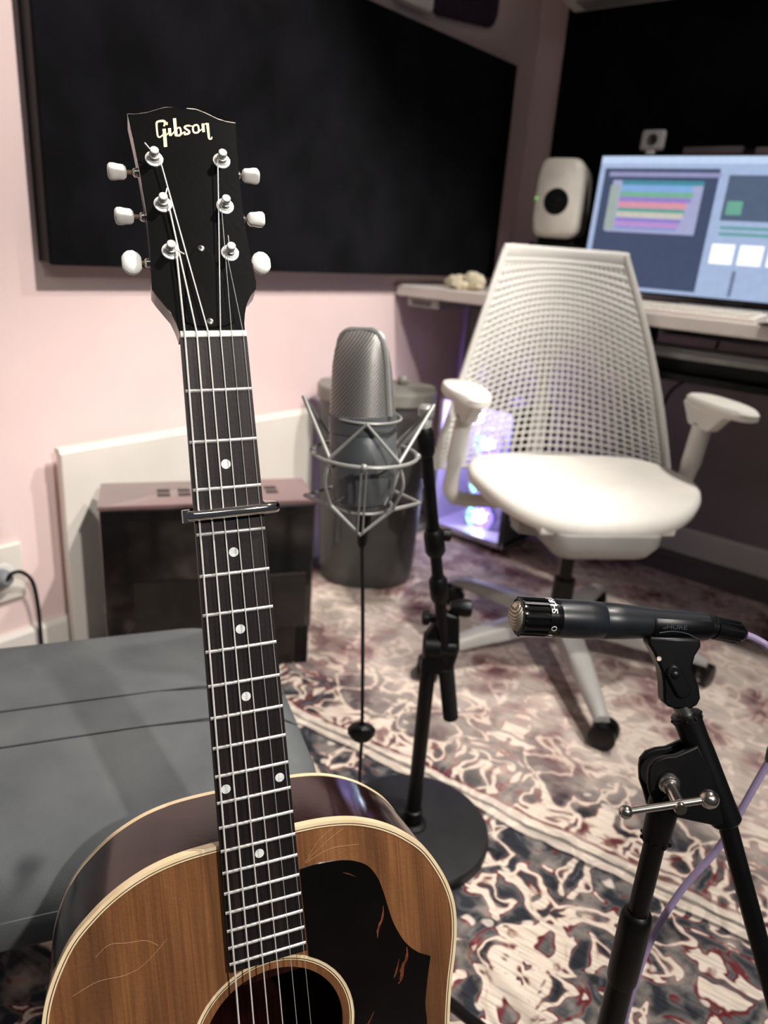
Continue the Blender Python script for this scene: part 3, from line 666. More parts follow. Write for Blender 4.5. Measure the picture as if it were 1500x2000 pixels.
for k in range(24):
    an = 2 * math.pi * k / 24; cx_, cy_ = (3.6, -38.0) if math.cos(an) < 0 else (10.8, -24.5)
    d1 = V((7.2, 13.5)).normalized(); d2 = V((-d1.y, d1.x))
    q = V((cx_, cy_)) + d1 * 6.6 * math.cos(an) + d2 * 6.6 * math.sin(an); pv.append(A(q.x, q.y, -10.5))
B().prism(pv, AZ * 0.021).build('pivot_lug', M_plastic, clip, smooth=30, bevel=0.0012)
B().lathe(A(4.0, -37, -11.6), AZ, mml([(0, 2.6), (0.4, 3.2), (1.2, 3.4)]), 16).build('pivot_pin', M_plastic, clip)
B().lathe(A(-8.2, -50, -7.9), AZ, mml([(0, 1.9), (0.5, 2.0)]), 14).build('rivet', M_pale, clip)

# boom stand
up = A(-4.3, 85.5, 0)
st = thing('boom_microphone_stand', 'black boom stand with a silver T-bar clamp screw carrying the small microphone', 'microphone stand', loc=(up.x, up.y, 0))
bd = (A(51.3, 87.7) - A(17.1, -2.1)).normalized()
B().tube([A(13.2, -10), A(19.5, 5)], 0.0076, 18).build('thread_adapter', M_steel, st)
B().lathe(A(17.5, 0), bd, mml([(-3, 9.5), (-2.4, 12.3), (3, 12.5), (3.6, 11.6), (22, 11.4), (30, 12), (70, 12.2), (82, 12.4), (93, 12.6), (95, 11), (96, 8.2)]), 24).build('boom_collar', M_black, st)
b = B()
for k in range(10):
    an = 2 * math.pi * k / 10; aa, bb_ = cross_basis(bd); dr = aa * math.cos(an) + bb_ * math.sin(an)
    b.ball(A(17.5, 0) + bd * 0.0 + dr * 0.0122, 0.0016, 5)
b.build('collar_studs', M_black, st)
B().tube([A(50, 84), A(102.6, 278), A(150, 452)], 0.0079, 18).build('boom_tube', M_black, st)
B().tube([A(148, 445), A(151.5, 458)], 0.0095, 16).build('boom_end_cap', M_rubber, st)
poly = [(-19, 45), (-18, 38), (-13, 32), (-5, 29), (4, 28), (22, 20), (34, 42.8), (41, 73), (44, 84), (36, 86), (17, 82), (-1, 78), (-12, 78), (-15, 66), (-18.5, 56)]
b = B().prism([A(x, y, -13) for x, y in poly], AZ * 0.006); b.build('clamp_plate', M_black, st, smooth=20, bevel=0.0015)
b = B().prism([A(x, y, 8) for x, y in poly], AZ * 0.006); b.build('clamp_plate', M_black, st, smooth=20, bevel=0.0015)
B().lathe(A(-4, 48, -7), AZ, mml([(0, 13), (0.4, 14.5), (14.4, 14.5), (15, 13)]), 28).build('clamp_disc', M_rubber, st)
c0 = A(-2.6, 50, -13); c1 = A(-6.4, 57.8, -47); ca = (c1 - c0).normalized()
tb_ = B().lathe(c0, ca, mml([(0, 8.6), (3, 8.6), (3.5, 7.2), (7, 7.0), (8, 5.2), (12, 5.2), (33, 5.0), (36, 5.0), (37, 4.4)]), 20).build('clamp_screw', M_nickel, st)
t0, t1 = A(-48, 61.3, -45), A(16.6, 51.4, -45)
B().tube([t0, t1], 0.0030, 12).build('t_bar', M_nickel, tb_)
B().ball(t0, 0.0054, 8).build('bar_knob', M_nickel, tb_); B().ball(t1, 0.0074, 10).build('bar_knob', M_nickel, tb_)
# upright: thin tube, grip sleeve, thick tube, tripod
def zz(z): return V((up.x, up.y, z))
B().lathe(zz(up.z - 0.022), (0, 0, 1), mml([(-2, 9), (0, 11.6), (10, 11.8), (20, 12), (40, 12.5), (46, 11)]), 24).build('pivot_socket', M_black, st)
b = B()
for k in range(10):
    an = 2 * math.pi * k / 10; b.ball(zz(up.z - 0.020) + V((math.cos(an), math.sin(an), 0)) * 0.0118, 0.0018, 5)
b.build('collar_studs', M_black, st)
B().tube([zz(0.30), zz(up.z + 0.01)], 0.0088, 20).build('upper_tube', M_black, st)
B().lathe(zz(0.30), (0, 0, 1), mml([(0, 12.6), (4, 13.6), (30, 13.8), (66, 13.8), (78, 13.4), (82, 12.0), (84, 9.5)]), 24).build('height_clutch', M_black, st)
B().tube([zz(0.10), zz(0.31)], 0.0118, 20).build('lower_tube', M_black, st)
B().lathe(zz(0.085), (0, 0, 1), mml([(0, 16), (4, 19), (40, 19), (44, 15)]), 20).build('leg_hub', M_black, st)
for k in range(3):
    an = R(-75 + 120 * k); d = V((math.cos(an), math.sin(an), 0))
    lg = B().tube([zz(0.11) + d * 0.012, zz(0.012) + d * 0.27], 0.0075, 12).build('leg', M_black, st)
    B().ball(zz(0.012) + d * 0.275, 0.012, 8).build('rubber_foot', M_rubber, lg)

# ---------------------------------------------------------------- large condenser microphone, shock mount, round-base stand
mt = V((-0.5872, 0.6702, 0.8232)); mb = V((-0.5650, 0.6707, 0.605)); ax = (mb - mt).normalized()          # axis, downwards
LA = V((0.767, 0.641, 0.0)); TC = V((0.641, -0.767, 0.0))                   # across the view, towards the viewer
M_lgr = mesh_metal('grey_wire_mesh', (44, 46, 47), (150, 147, 142), 120, 0.55, 0.4)
M_lbd = noisy(mat('slate_grey_enamel', (92, 95, 97), 0.42, metal=0.3), (87, 90, 92), (97, 100, 102), nscale=40)
lm = thing('condenser_microphone', 'large grey condenser microphone with mesh grille in a wire shock mount', 'microphone', loc=mb)
e1 = (LA * math.cos(R(35)) + TC * math.sin(R(35))); e1 = (e1 - ax * e1.dot(ax)).normalized(); e2 = ax.cross(e1)
def oval(c, a_, b2, n=32): return [c + e1 * a_ * math.copysign(abs(math.cos(2 * math.pi * k / n)) ** 0.85, math.cos(2 * math.pi * k / n)) + e2 * b2 * math.copysign(abs(math.sin(2 * math.pi * k / n)) ** 0.85, math.sin(2 * math.pi * k / n)) for k in range(n)]
prof = [(0.000, 0.016, 0.004), (0.002, 0.022, 0.008), (0.006, 0.0275, 0.0135), (0.012, 0.031, 0.019), (0.022, 0.0335, 0.0245), (0.040, 0.0355, 0.030), (0.070, 0.037, 0.034), (0.098, 0.0385, 0.0375)]
B().rings([oval(mt + ax * t, a2, b2) for t, a2, b2 in prof]).build('grille', M_lgr, lm, smooth=60)
b = B(); path = [mt + ax * t - e1 * (a2 + 0.0006) for t, a2, b2 in reversed(prof)] + [mt + ax * t + e1 * (a2 + 0.0006) for t, a2, b2 in prof]
b.tube(path, 0.0040, 8, flat=1.0); b.build('grille_band', M_alu, lm)
B().rings([oval(mt + ax * t, r, r) for t, r in ((0.097, 0.0375), (0.0975, 0.0395), (0.118, 0.0395), (0.119, 0.0385), (0.121, 0.0385), (0.122, 0.0392), (0.165, 0.0385), (0.196, 0.036), (0.205, 0.033), (0.208, 0.027), (0.214, 0.025))]).build('body', M_lbd, lm, smooth=40)
# shock mount
mc = V((-0.5700, 0.6717, 0.678))
sm = thing('shock_mount', 'silver wire spider shock mount around the large condenser microphone', 'shock mount', loc=(mc.x, mc.y, 0.58))
def S_(a_, t_, h): return mc + (LA * a_ + TC * t_ + V((0, 0, 1)) * h) * 0.001
def circle(r, h, n=40): return [S_(r * math.cos(2 * math.pi * k / n), r * math.sin(2 * math.pi * k / n), h) for k in range(n)]
B().tube(circle(64, 0), 0.0025, 8, closed=True).build('outer_ring', M_alu, sm)
B().tube(circle(40.5, 46), 0.0016, 8, closed=True).build('upper_ring', M_alu, sm)
B().tube(circle(37.5, -66), 0.0020, 8, closed=True).build('lower_ring', M_alu, sm)
def rot4(p, q):
    a_, t_, h = p
    for _ in range(q): a_, t_ = -t_, a_
    return S_(a_, t_, h)
for q in range(4):
    # upper arms: valley - peak - valley, side peaks reach outward
    hi = [(41, 41, 2), (0, 44, 46), (-41, 41, 2)] if q % 2 == 0 else [(41, 41, 2), (0, 78, 64), (-41, 41, 2)]
    lo = [(37, 38, -58), (0, 46, -90), (-37, 38, -58)] if q % 2 == 0 else [(37, 38, -58), (0, 72, -60), (-37, 38, -58)]
    B().tube([rot4(p_, q) for p_ in hi], 0.0024, 8).build('upper_arm', M_alu, sm)
    B().tube([rot4(p_, q) for p_ in lo], 0.0026, 8).build('lower_arm', M_alu, sm)
    B().tube(catmull([rot4(p_, q) for p_ in ((41, 41, 2), (47, 45, -26), (37, 38, -58))], 5), 0.0022, 8).build('side_strut', M_alu, sm)
    B().tube([rot4((41, 41, 2), q), rot4((8, 37, -22), q), rot4((0, 39, -30), q), rot4((-30, 27, -56), q)], 0.0015, 6).build('elastic_band', M_lbd, sm)
    B().ball(rot4((0, 64, 0), q), 0.0046, 6).build('ring_node', M_alu, sm)
B().tube([S_(-3, 62, -2), S_(-3, 48, -86)], 0.0014, 6).build('front_bar', M_alu, sm)
B().tube([S_(3, 62, -2), S_(3, 48, -86)], 0.0014, 6).build('front_bar', M_alu, sm)
tip = V((-0.5463, 0.7577, 0.7065))
B().tube([S_(41, -49, 0), tip + V((0, -0.004, 0.004))], 0.006, 10).build('clamp_rod', M_alu, sm)
B().lathe(tip + V((0, 0, -0.012)), (0, 0, 1), mml([(0, 8), (18, 8.5), (22, 6), (24, 10), (34, 11), (38, 8)]), 14).build('clamp_knob', M_alu, sm)
# its cable
ck = thing('microphone_cable', 'thin black cable hanging from the large condenser microphone', 'cable', loc=(-0.56, 0.70, 0))
B().lathe(mb + ax * 0.000, (0, 0, -1), mml([(0, 9.5), (20, 9.5), (24, 8), (44, 6.5), (50, 4)]), 14).build('plug', M_plastic, ck)
B().tube(catmull([mb - V((0, 0, 0.048)), V((-0.560, 0.676, 0.45)), V((-0.5564, 0.6856, 0.285)), V((-0.562, 0.695, 0.20)), V((-0.573, 0.712, 0.08)), V((-0.60, 0.725, 0.030)), V((-0.70, 0.70, 0.008)), V((-0.85, 0.66, 0.0045))], 8), 0.0025, 8).build('jacket', M_rubber, ck)
b = B(); cb = V((-0.5566, 0.6856, 0.27))
b.rings([[cb + LA * (1.12 * xw * math.cos(2 * math.pi * k / 8)) + TC * 0.012 * sc * math.sin(2 * math.pi * k / 8) + V((0, 0, h * 0.85)) for k in range(8)] for h, xw, sc in ((-0.017, 0.006, 0.6), (-0.012, 0.013, 0.9), (-0.004, 0.018, 1.0), (0.008, 0.0185, 1.0), (0.012, 0.014, 0.9), (0.016, 0.005, 0.6))])
b.build('cable_winder', M_plastic, ck, smooth=20, bevel=0.002)
# stand
bx_, by_ = -0.547, 0.824
rs_ = thing('round_base_microphone_stand', 'black microphone stand with heavy round base and boom arm behind the guitar', 'microphone stand', loc=(bx_, by_, 0))
M_base = noisy(mat('matte_black_cast_iron', (24, 24, 25), 0.55, spec=0.3), (22, 22, 23), (27, 27, 28), nscale=30, bump=0.1, bscale=300, dist=0.0005)
B().lathe((bx_, by_, 0), (0, 0, 1), mml([(0, 124), (2, 127), (16, 127), (20, 124), (21, 118), (23, 30)]), 64).build('base_plate', M_base, rs_, smooth=30)
B().lathe((bx_, by_, 0.022), (0, 0, 1), mml([(0, 24), (4, 23), (6, 15), (30, 14), (32, 11)]), 20).build('pole_collar', M_black, rs_)
B().tube([(bx_, by_, 0.03), (bx_, by_, 0.37)], 0.0118, 16).build('pole', M_black, rs_)
b0 = V((-0.519, 0.859, 0.2284)); b1 = tip - V((0, 0, 0.008)); bdr = (b1 - b0).normalized()
B().tube([b0, b0 + bdr * 0.10], 0.0125, 14).build('counterweight', M_rubber, rs_)
B().tube([b0 + bdr * 0.09, b1], 0.0085, 14).build('boom_tube', M_black, rs_)
jn = V((-0.5335, 0.834, 0.36))
B().lathe(jn - LA * 0.028, LA, mml([(0, 18), (2, 21), (24, 21), (26, 18), (30, 16), (48, 16), (50, 12)]), 20).build('clutch', M_black, rs_)
B().prism([jn + LA * x + V((0, 0, z)) - TC * 0.01 for x, z in ((-0.030, -0.045), (0.018, -0.045), (0.026, 0.0), (0.02, 0.055), (-0.004, 0.06), (-0.026, 0.02))], TC * 0.022).build('clutch_bracket', M_black, rs_, bevel=0.004)
B().lathe(jn + V((0, 0, 0.065)) + LA * 0.006, LA, mml([(0, 8), (12, 12), (22, 14), (30, 13), (32, 9)]), 14).build('clutch_knob', M_black, rs_)
B().lathe(jn + V((0, 0, 0.045)) - LA * 0.012, -LA, mml([(0, 7), (10, 7), (12, 11), (20, 11), (22, 8)]), 14).build('clutch_knob', M_black, rs_)
for f_, r_ in ((0.50, 0.0135), (0.66, 0.0145), (0.97, 0.012)):
    c = b0.lerp(b1, f_); B().lathe(c - bdr * 0.02, bdr, [(0, r_ * 0.8), (0.006, r_), (0.034, r_), (0.04, r_ * 0.75)], 14).build('boom_sleeve', M_black, rs_)
c = b0.lerp(b1, 0.685); B().lathe(c + LA * 0.004, LA, mml([(0, 6), (8, 6), (9, 9), (18, 9), (20, 6)]), 12).build('boom_knob', M_black, rs_)

# ---------------------------------------------------------------- upholstered bench behind the guitar
E1 = V((0.495, 0.869, 0)).normalized(); E2 = V((-E1.y, E1.x, 0)); BO = V((-0.444, 0.188, 0))
def Bn(a_, c_, z): return BO + E1 * a_ + E2 * c_ + V((0, 0, z))
bench = thing('upholstered_bench', 'dark grey fabric bench with seamed seat behind the guitar', 'bench', loc=Bn(-0.3, 0.23, 0))
M_fab = noisy(mat('dark_grey_upholstery', (78, 81, 82), 0.9, spec=0.15), (84, 87, 89), (100, 103, 103), nscale=9, bump=0.7, bscale=1500, dist=0.0008)
def rrect(a0_, a1_, c0_, c1_, r, n=8):
    out = []
    for cx_, cy_, s0 in ((a1_ - r, c1_ - r, 0), (a0_ + r, c1_ - r, 90), (a0_ + r, c0_ + r, 180), (a1_ - r, c0_ + r, 270)):
        for k in range(n + 1):
            an = R(s0 + 90 * k / n); out.append((cx_ + r * math.cos(an), cy_ + r * math.sin(an)))
    return out
prof = [(0.325, -0.030), (0.330, -0.012), (0.345, 0.0), (0.385, 0.002), (0.408, -0.008), (0.421, -0.030), (0.427, -0.065)]
rs = []
for z, o in prof: rs.append([Bn(a2, c2, z) for a2, c2 in rrect(-0.85 - o, 0.250 + o, 0.048 - o, 0.455 + o, 0.110 + max(o, -0.05))])
rs.append([Bn(a2, c2, 0.436) for a2, c2 in rrect(-0.70, 0.10, 0.19, 0.30, 0.05)])
seat = B().rings(rs).build('seat_cushion', M_fab, bench, smooth=70)
M_seam = noisy(mat('seam_thread', (50, 52, 54), 0.9), (46, 48, 50), (54, 56, 58), nscale=60)
for c2, zc in ((0.262, 0.4362), (0.200, 0.4362)):
    B().tube(catmull([Bn(-0.80, c2, 0.4275), Bn(-0.69, c2, zc), Bn(-0.4, c2, zc), Bn(0.09, c2, zc), Bn(0.182, c2, 0.4275), Bn(0.221, c2, 0.4205), Bn(0.242, c2, 0.408)], 4), 0.0011, 5).build('seam', M_seam, seat)
B().tube(catmull([Bn(-0.84, 0.0475, 0.375), Bn(-0.3, 0.0465, 0.375), Bn(0.16, 0.0475, 0.375)], 4), 0.0018, 6).build('piping', M_fab, seat)
b = B(); b.rings([[Bn(a2, c2, z) for a2, c2 in rrect(-0.80, 0.19, 0.105, 0.385, 0.04)] for z in (0.285, 0.33)]); b.build('seat_frame', M_black, bench, smooth=40)
for a2, c2 in ((0.12, 0.14), (0.12, 0.35), (-0.74, 0.14), (-0.74, 0.35)):
    B().tube([Bn(a2, c2, 0.0), Bn(a2, c2, 0.29)], [0.012, 0.017], 14).build('leg', M_black, bench)

# ---------------------------------------------------------------- along the left wall
t = thing('white_board', 'white board standing on edge against the pink wall behind the black cabinet', 'board', loc=(-1.43, 1.07, -0.008))
b = B().prism([(-1.462, 0.728, -0.008), (-1.462, 1.47, -0.008), (-1.462, 1.47, 0.465), (-1.462, 0.728, 0.465)], (0.022, 0, 0)); b.build('panel', M_white, t, smooth=0, bevel=0.003)
B().prism([(-1.463, 0.726, 0.465), (-1.439, 0.726, 0.465), (-1.445, 0.726, 0.477), (-1.463, 0.726, 0.477)], (0, 0.749, 0)).build('bevelled_top_edge', M_white, t, smooth=0)
B().bb(-1.4995, -1.462, 0.78, 0.82, 0.10, 0.40).build('rear_batten', M_white, t, smooth=0)
B().bb(-1.4995, -1.462, 1.37, 1.41, 0.10, 0.40).build('rear_batten', M_white, t, smooth=0)
# black cabinet
C1 = V((0.537, 0.843, 0)).normalized(); C2 = V((-C1.y, C1.x, 0)); CO = V((-1.279, 0.713, 0))
def Cb(a_, c_, z): return CO + C1 * a_ + C2 * c_ + V((0, 0, z))
cbt = thing('black_cabinet', 'glossy black cabinet with vent slots on its top, in front of the white board', 'cabinet', loc=Cb(0.217, 0.08, 0))
ca3 = (C1, C2, V((0, 0, 1)))
M_dkbr = noisy(mat('black_brown_tone', (26, 22, 20), 0.35), (22, 19, 17), (30, 26, 24), scale=(1, 1, 6), nscale=8)  # lower front and plinth browner than the gloss body
B().box(Cb(0.217, 0.075, 0.243), (0.217, 0.075, 0.148), ca3).build('body', M_gloss, cbt, smooth=0, bevel=0.004)
tp = B().box(Cb(0.217, 0.075, 0.3955), (0.219, 0.077, 0.0045), ca3).build('top', mat('gloss_black_pink_reflection', (110, 86, 86), 0.12, coat=0.8), cbt, smooth=0, bevel=0.002)  # black top; pink wall reflection is painted into the base colour
noisy(tp.data.materials[0], (104, 80, 80), (116, 92, 92), nscale=10)
for a2 in (0.125, 0.167, 0.31, 0.35):
    for c2 in (0.060, 0.088): B().box(Cb(a2, c2, 0.4003), (0.013, 0.0085, 0.0006), ca3).build('vent_slot', M_plastic, tp, smooth=0)
B().box(Cb(0.238, -0.0018, 0.165), (0.18, 0.002, 0.065), ca3).build('lower_front_panel', M_dkbr, cbt, smooth=0)
B().box(Cb(0.235, -0.0018, 0.305), (0.185, 0.002, 0.065), ca3).build('upper_front_panel', M_gloss, cbt, smooth=0)
for a2, c2 in ((0.018, 0.015), (0.416, 0.015), (0.018, 0.135), (0.416, 0.135)):
    B().box(Cb(a2, c2, 0.048), (0.014, 0.012, 0.048), ca3).build('foot', M_plastic, cbt, smooth=0, bevel=0.002)
B().box(Cb(0.245, 0.005, 0.055), (0.155, 0.004, 0.045), ca3).build('plinth', M_dkbr, cbt, smooth=0)
# dark grey rounded bin
VL = V((0.76, 0.65, 0)); VT = V((0.65, -0.76, 0))
BC = V((-1.300, 1.565, 0))
binn = thing('dark_grey_bin', 'tall dark grey bin with rounded front and flat lid behind the condenser microphone', 'bin', loc=BC)
M_bin = noisy(mat('dark_grey_plastic', (66, 65, 63), 0.45), (62, 61, 59), (70, 69, 67), nscale=20)
M_binl = noisy(mat('grey_lid_plastic', (120, 118, 110), 0.4), (115, 113, 105), (125, 123, 115), nscale=20)
def dshape(wx, fr, bk, n=36):
    out = []
    for k in range(n):
        an = 2 * math.pi * k / n; ca_, sa_ = math.cos(an), math.sin(an)
        out.append((wx * math.copysign(abs(ca_) ** 0.72, ca_), (fr * abs(sa_) ** 0.9 if sa_ > 0 else -bk * abs(sa_) ** 0.5)))
    return out
def Bi(p_, z): return BC + VL * p_[0] + VT * p_[1] + V((0, 0, z))
b = B(); b.rings([[Bi(p_, z) for p_ in dshape(wx, fr, 0.085)] for z, wx, fr in ((0.0, 0.128, 0.125), (0.006, 0.134, 0.130), (0.05, 0.140, 0.137), (0.30, 0.150, 0.145), (0.52, 0.158, 0.120))]); b.build('body', M_bin, binn, smooth=50)
b = B(); b.rings([[Bi(p_, z) for p_ in dshape(wx, fr, 0.088)] for z, wx, fr in ((0.520, 0.160, 0.125), (0.524, 0.164, 0.128), (0.553, 0.164, 0.126), (0.558, 0.160, 0.120), (0.560, 0.10, 0.08))]); b.build('lid', M_binl, binn, smooth=40)
for x_ in (-0.085, -0.055): B().tube([Bi((x_, 0.131), 0.14), Bi((x_, 0.128), 0.36)], 0.004, 8).build('moulded_rib', M_bin, binn)
B().ball(Bi((0.07, -0.02), 0.572), 0.016, 8).build('lid_knob', M_binl, binn)
B().lathe(Bi((0.092, 0.098), 0.49), VT, mml([(0, 11), (4, 10), (5, 7)]), 14).build('latch', M_binl, binn)
# wall socket with plug
so = thing('wall_socket', 'white wall socket on the pink wall at the left edge', 'socket', loc=(XW, 0.615, 0.21))
B().bb(XW, XW + 0.012, 0.52, 0.652, 0.150, 0.278).build('plate', M_white, so, bevel=0.005)
B().lathe((XW + 0.012, 0.605, 0.213), (1, 0, 0), mml([(0, 26), (1.5, 25), (1.6, 21)]), 24).build('insert', M_ceil, so)
pg = thing('power_plug', 'black power plug and cord in the white wall socket', 'plug', loc=(XW + 0.03, 0.605, 0.21))
B().lathe((XW + 0.0137, 0.600, 0.213), (1, 0, 0), mml([(0, 18), (10, 19), (24, 17), (30, 12), (34, 8)]), 18).build('plug_body', mat('grey_plug', (120, 124, 128), 0.5), pg)
noisy(bpy.data.materials['grey_plug'], (112, 116, 120), (128, 132, 136), nscale=40)
B().tube(catmull([(XW + 0.045, 0.600, 0.215), (XW + 0.055, 0.606, 0.232), (XW + 0.05, 0.63, 0.226), (XW + 0.038, 0.655, 0.19), (XW + 0.03, 0.665, 0.12), (XW + 0.03, 0.665, 0.03), (XW + 0.04, 0.67, -0.002), (XW + 0.12, 0.66, 0.005)], 7), 0.0042, 8).build('cord', M_rubber, pg)

# ---------------------------------------------------------------- desk and what stands on it
DZ = 0.811; DY = 1.855
desk = thing('standing_desk', 'white height-adjustable desk in front of the black wall panel', 'desk', loc=(-0.6, 2.1, 0))
M_desk = noisy(mat('white_laminate', (224, 214, 206), 0.35), (220, 210, 202), (228, 219, 211), nscale=8)
B().bb(-1.492, 0.45, DY, 2.455, DZ - 0.034, DZ).build('tabletop', M_desk, desk, smooth=0, bevel=0.004)
for x_ in (-1.425, 0.30):
    B().bb(x_ - 0.035, x_ + 0.035, 2.215, 2.275, 0.30, DZ - 0.07).build('outer_column', M_alu, desk, smooth=0, bevel=0.004)
    B().bb(x_ - 0.028, x_ + 0.028, 2.222, 2.268, 0.02, 0.31).build('inner_column', M_alu, desk, smooth=0, bevel=0.003)
    B().bb(x_ - 0.04, x_ + 0.04, 1.90, 2.44, 0.0, 0.022).build('foot', M_alu, desk, smooth=0, bevel=0.004)
    B().prism([(x_ - 0.03, 1.88, DZ - 0.035), (x_ - 0.03, 1.92, DZ - 0.065), (x_ - 0.03, 2.40, DZ - 0.065), (x_ - 0.03, 2.43, DZ - 0.035)], (0.06, 0, 0)).build('bracket', M_alu, desk, smooth=0)
B().bb(-1.39, 0.27, 2.20, 2.26, DZ - 0.075, DZ - 0.036).build('crossbeam', M_alu, desk, smooth=0, bevel=0.003)
hsx = B().bb(-1.455, -1.335, DY + 0.012, DY + 0.055, DZ - 0.062, DZ - 0.035).build('height_control', M_alu, desk, smooth=0, bevel=0.003)
B().bb(-1.435, -1.365, DY + 0.0105, DY + 0.0125, DZ - 0.056, DZ - 0.042).build('display', M_gloss, hsx, smooth=0)
# keyboard tray and keyboard under the desk
kt = thing('keyboard_drawer', 'black pull-out drawer with a long keyboard hanging under the desk', 'drawer', loc=(-0.2, 2.0, 0.64))
B().bb(-0.80, 0.24, 1.87, 2.18, 0.655, 0.672).build('shelf', M_black, kt, smooth=0, bevel=0.002)
for x_ in (-0.795, 0.22): B().bb(x_, x_ + 0.014, 1.88, 2.18, 0.672, DZ - 0.034).build('side_bracket', M_black, kt, smooth=0)
mk = thing('music_keyboard', 'dark music keyboard with a grey front rail in the drawer under the desk', 'keyboard', loc=(-0.25, 2.0, 0.672))
B().bb(-0.765, 0.20, 1.915, 2.15, 0.672, 0.712).build('case', M_plastic, mk, smooth=0, bevel=0.003)
B().bb(-0.765, 0.20, 1.895, 1.915, 0.706, 0.722).build('front_rail', M_alu, mk, smooth=0, bevel=0.003)
M_key = noisy(mat('grey_white_key', (150, 150, 150), 0.4), (146, 146, 146), (154, 154, 154), nscale=20)
for k in range(42):
    x_ = -0.755 + k * 0.0225; B().bb(x_, x_ + 0.0212, 1.902, 2.03, 0.7125 if False else 0.723, 0.728).build('white_key', M_key, mk, smooth=0)
# monitor
mo = thing('computer_monitor', 'wide computer monitor showing coloured audio tracks on the desk', 'monitor', loc=(-0.635, 2.29, DZ), rotz=R(5))
def Mo(x, y, z): return WM[mo.name] @ V((x, y, z))
mX = (Mo(1, 0, 0) - Mo(0, 0, 0)); mY = (Mo(0, 1, 0) - Mo(0, 0, 0)); mZ = V((0, 0, 1))
TL = R(-4); mU = (mZ * math.cos(TL) - mY * math.sin(TL)).normalized(); mN = mX.cross(mU)
mN = -mN if mN.y > 0 else mN
SW, SH = 0.44, 0.182                    # half size of the screen
MC = Mo(0.012, -0.03, 0.215)
def Sc(x, y, d=0.0): return MC + mX * x + mU * y + mN * d
B().box(MC - mN * 0.013, (SW + 0.006, SH + 0.006, 0.012), (mX, mU, mN)).build('housing', M_plastic, mo, smooth=0, bevel=0.004)
B().box(Mo(0.0, 0.055, 0.14), (0.03, 0.02, 0.14), (mX, mY, mZ)).build('stand_neck', M_alu, mo, smooth=0, bevel=0.004)
B().box(Mo(0.0, 0.04, 0.006), (0.13, 0.09, 0.006), (mX, mY, mZ)).build('stand_foot', M_alu, mo, smooth=0, bevel=0.004)
def em(name, rgb, s=1.0):
    m = mat(name, (8, 8, 8), 0.3, emit=rgb, estr=s)
    tc = nd(m, 'ShaderNodeTexCoord'); nz = nd(m, 'ShaderNodeTexNoise'); nz.inputs['Scale'].default_value = 60; lk(m, tc, 'Object', nz, 'Vector')
    cr = nd(m, 'ShaderNodeValToRGB'); c = lin(rgb); cr.color_ramp.elements[0].color = tuple(v * 0.9 for v in c[:3]) + (1,); cr.color_ramp.elements[1].color = tuple(min(1, v * 1.1) for v in c[:3]) + (1,)
    lk(m, nz, 'Fac', cr, 'Fac'); lk(m, cr, 'Color', bsdf(m), 'Emission Color'); return m
def flat(name, x0, x1, y0, y1, m, parent, d): return B().add([Sc(x0, y0, d), Sc(x1, y0, d), Sc(x1, y1, d), Sc(x0, y1, d)], [(0, 1, 2, 3)]).build(name, m, parent, smooth=0)
ES = 1.0
scr = flat('screen', -SW, SW, -SH, SH, em('screen_pale_blue', (168, 186, 220), ES), mo, 0.0002)
W1 = (-0.425, -0.105)
flat('window_pane', W1[0], W1[1], -0.172, 0.150, em('screen_navy', (66, 78, 106), ES), scr, 0.0004)
flat('menu_bar', -SW, SW, 0.163, SH, em('screen_light_bar', (196, 216, 246), ES), scr, 0.0004)
flat('toolbar', -0.41, -0.10, 0.128, 0.140, em('screen_mauve', (150, 150, 190), ES), scr, 0.0006)
flat('track_area', -0.395, -0.140, -0.022, 0.118, em('screen_lilac', (166, 170, 206), ES), scr, 0.0006)
flat('track_header', -0.400, -0.372, -0.018, 0.105, em('screen_sage', (160, 172, 168), ES), scr, 0.0008)
lanes = [((70, 140, 160), 0.106, 0.118, 0.0), ((130, 172, 222), 0.088, 0.106, 0.028), ((120, 176, 150), 0.074, 0.088, 0.022), ((150, 128, 200), 0.061, 0.074, 0.026), ((216, 150, 168), 0.044, 0.061, 0.036), ((90, 160, 150), 0.034, 0.044, 0.038),
         ((200, 196, 186), 0.018, 0.034, 0.04), ((140, 126, 206), 0.008, 0.018, 0.042), ((184, 146, 206), -0.008, 0.008, 0.046), ((100, 150, 206), -0.012, -0.008, 0.05)]
for i, (c, y0, y1, xr) in enumerate(lanes): flat('track_lane', -0.368, -0.140 - xr, y0, y1, em('screen_lane_%02d' % i, c, ES), scr, 0.001)
flat('window_pane', -0.08, 0.42, 0.02, 0.135, em('screen_slate', (84, 100, 124), ES), scr, 0.0004)
flat('meter', -0.07, -0.03, 0.035, 0.07, em('screen_green', (110, 170, 150), ES), scr, 0.0006)
for y0 in (-0.012, 0.004): flat('meter', -0.075, 0.4, y0 - 0.006, y0 + 0.002, em('screen_teal_%d' % int((y0 + 1) * 1000), (100, 160, 160), ES), scr, 0.0006)
for x0 in (-0.085, -0.012, 0.061, 0.134): flat('dialog_tile', x0, x0 + 0.06, -0.092, -0.040, em('screen_white_%d' % int((x0 + 1) * 1000), (250, 252, 255), 1.3), scr, 0.0006)
flat('divider', -0.018, -0.008, -0.175, -0.108, em('screen_divider', (110, 120, 150), ES), scr, 0.0006)
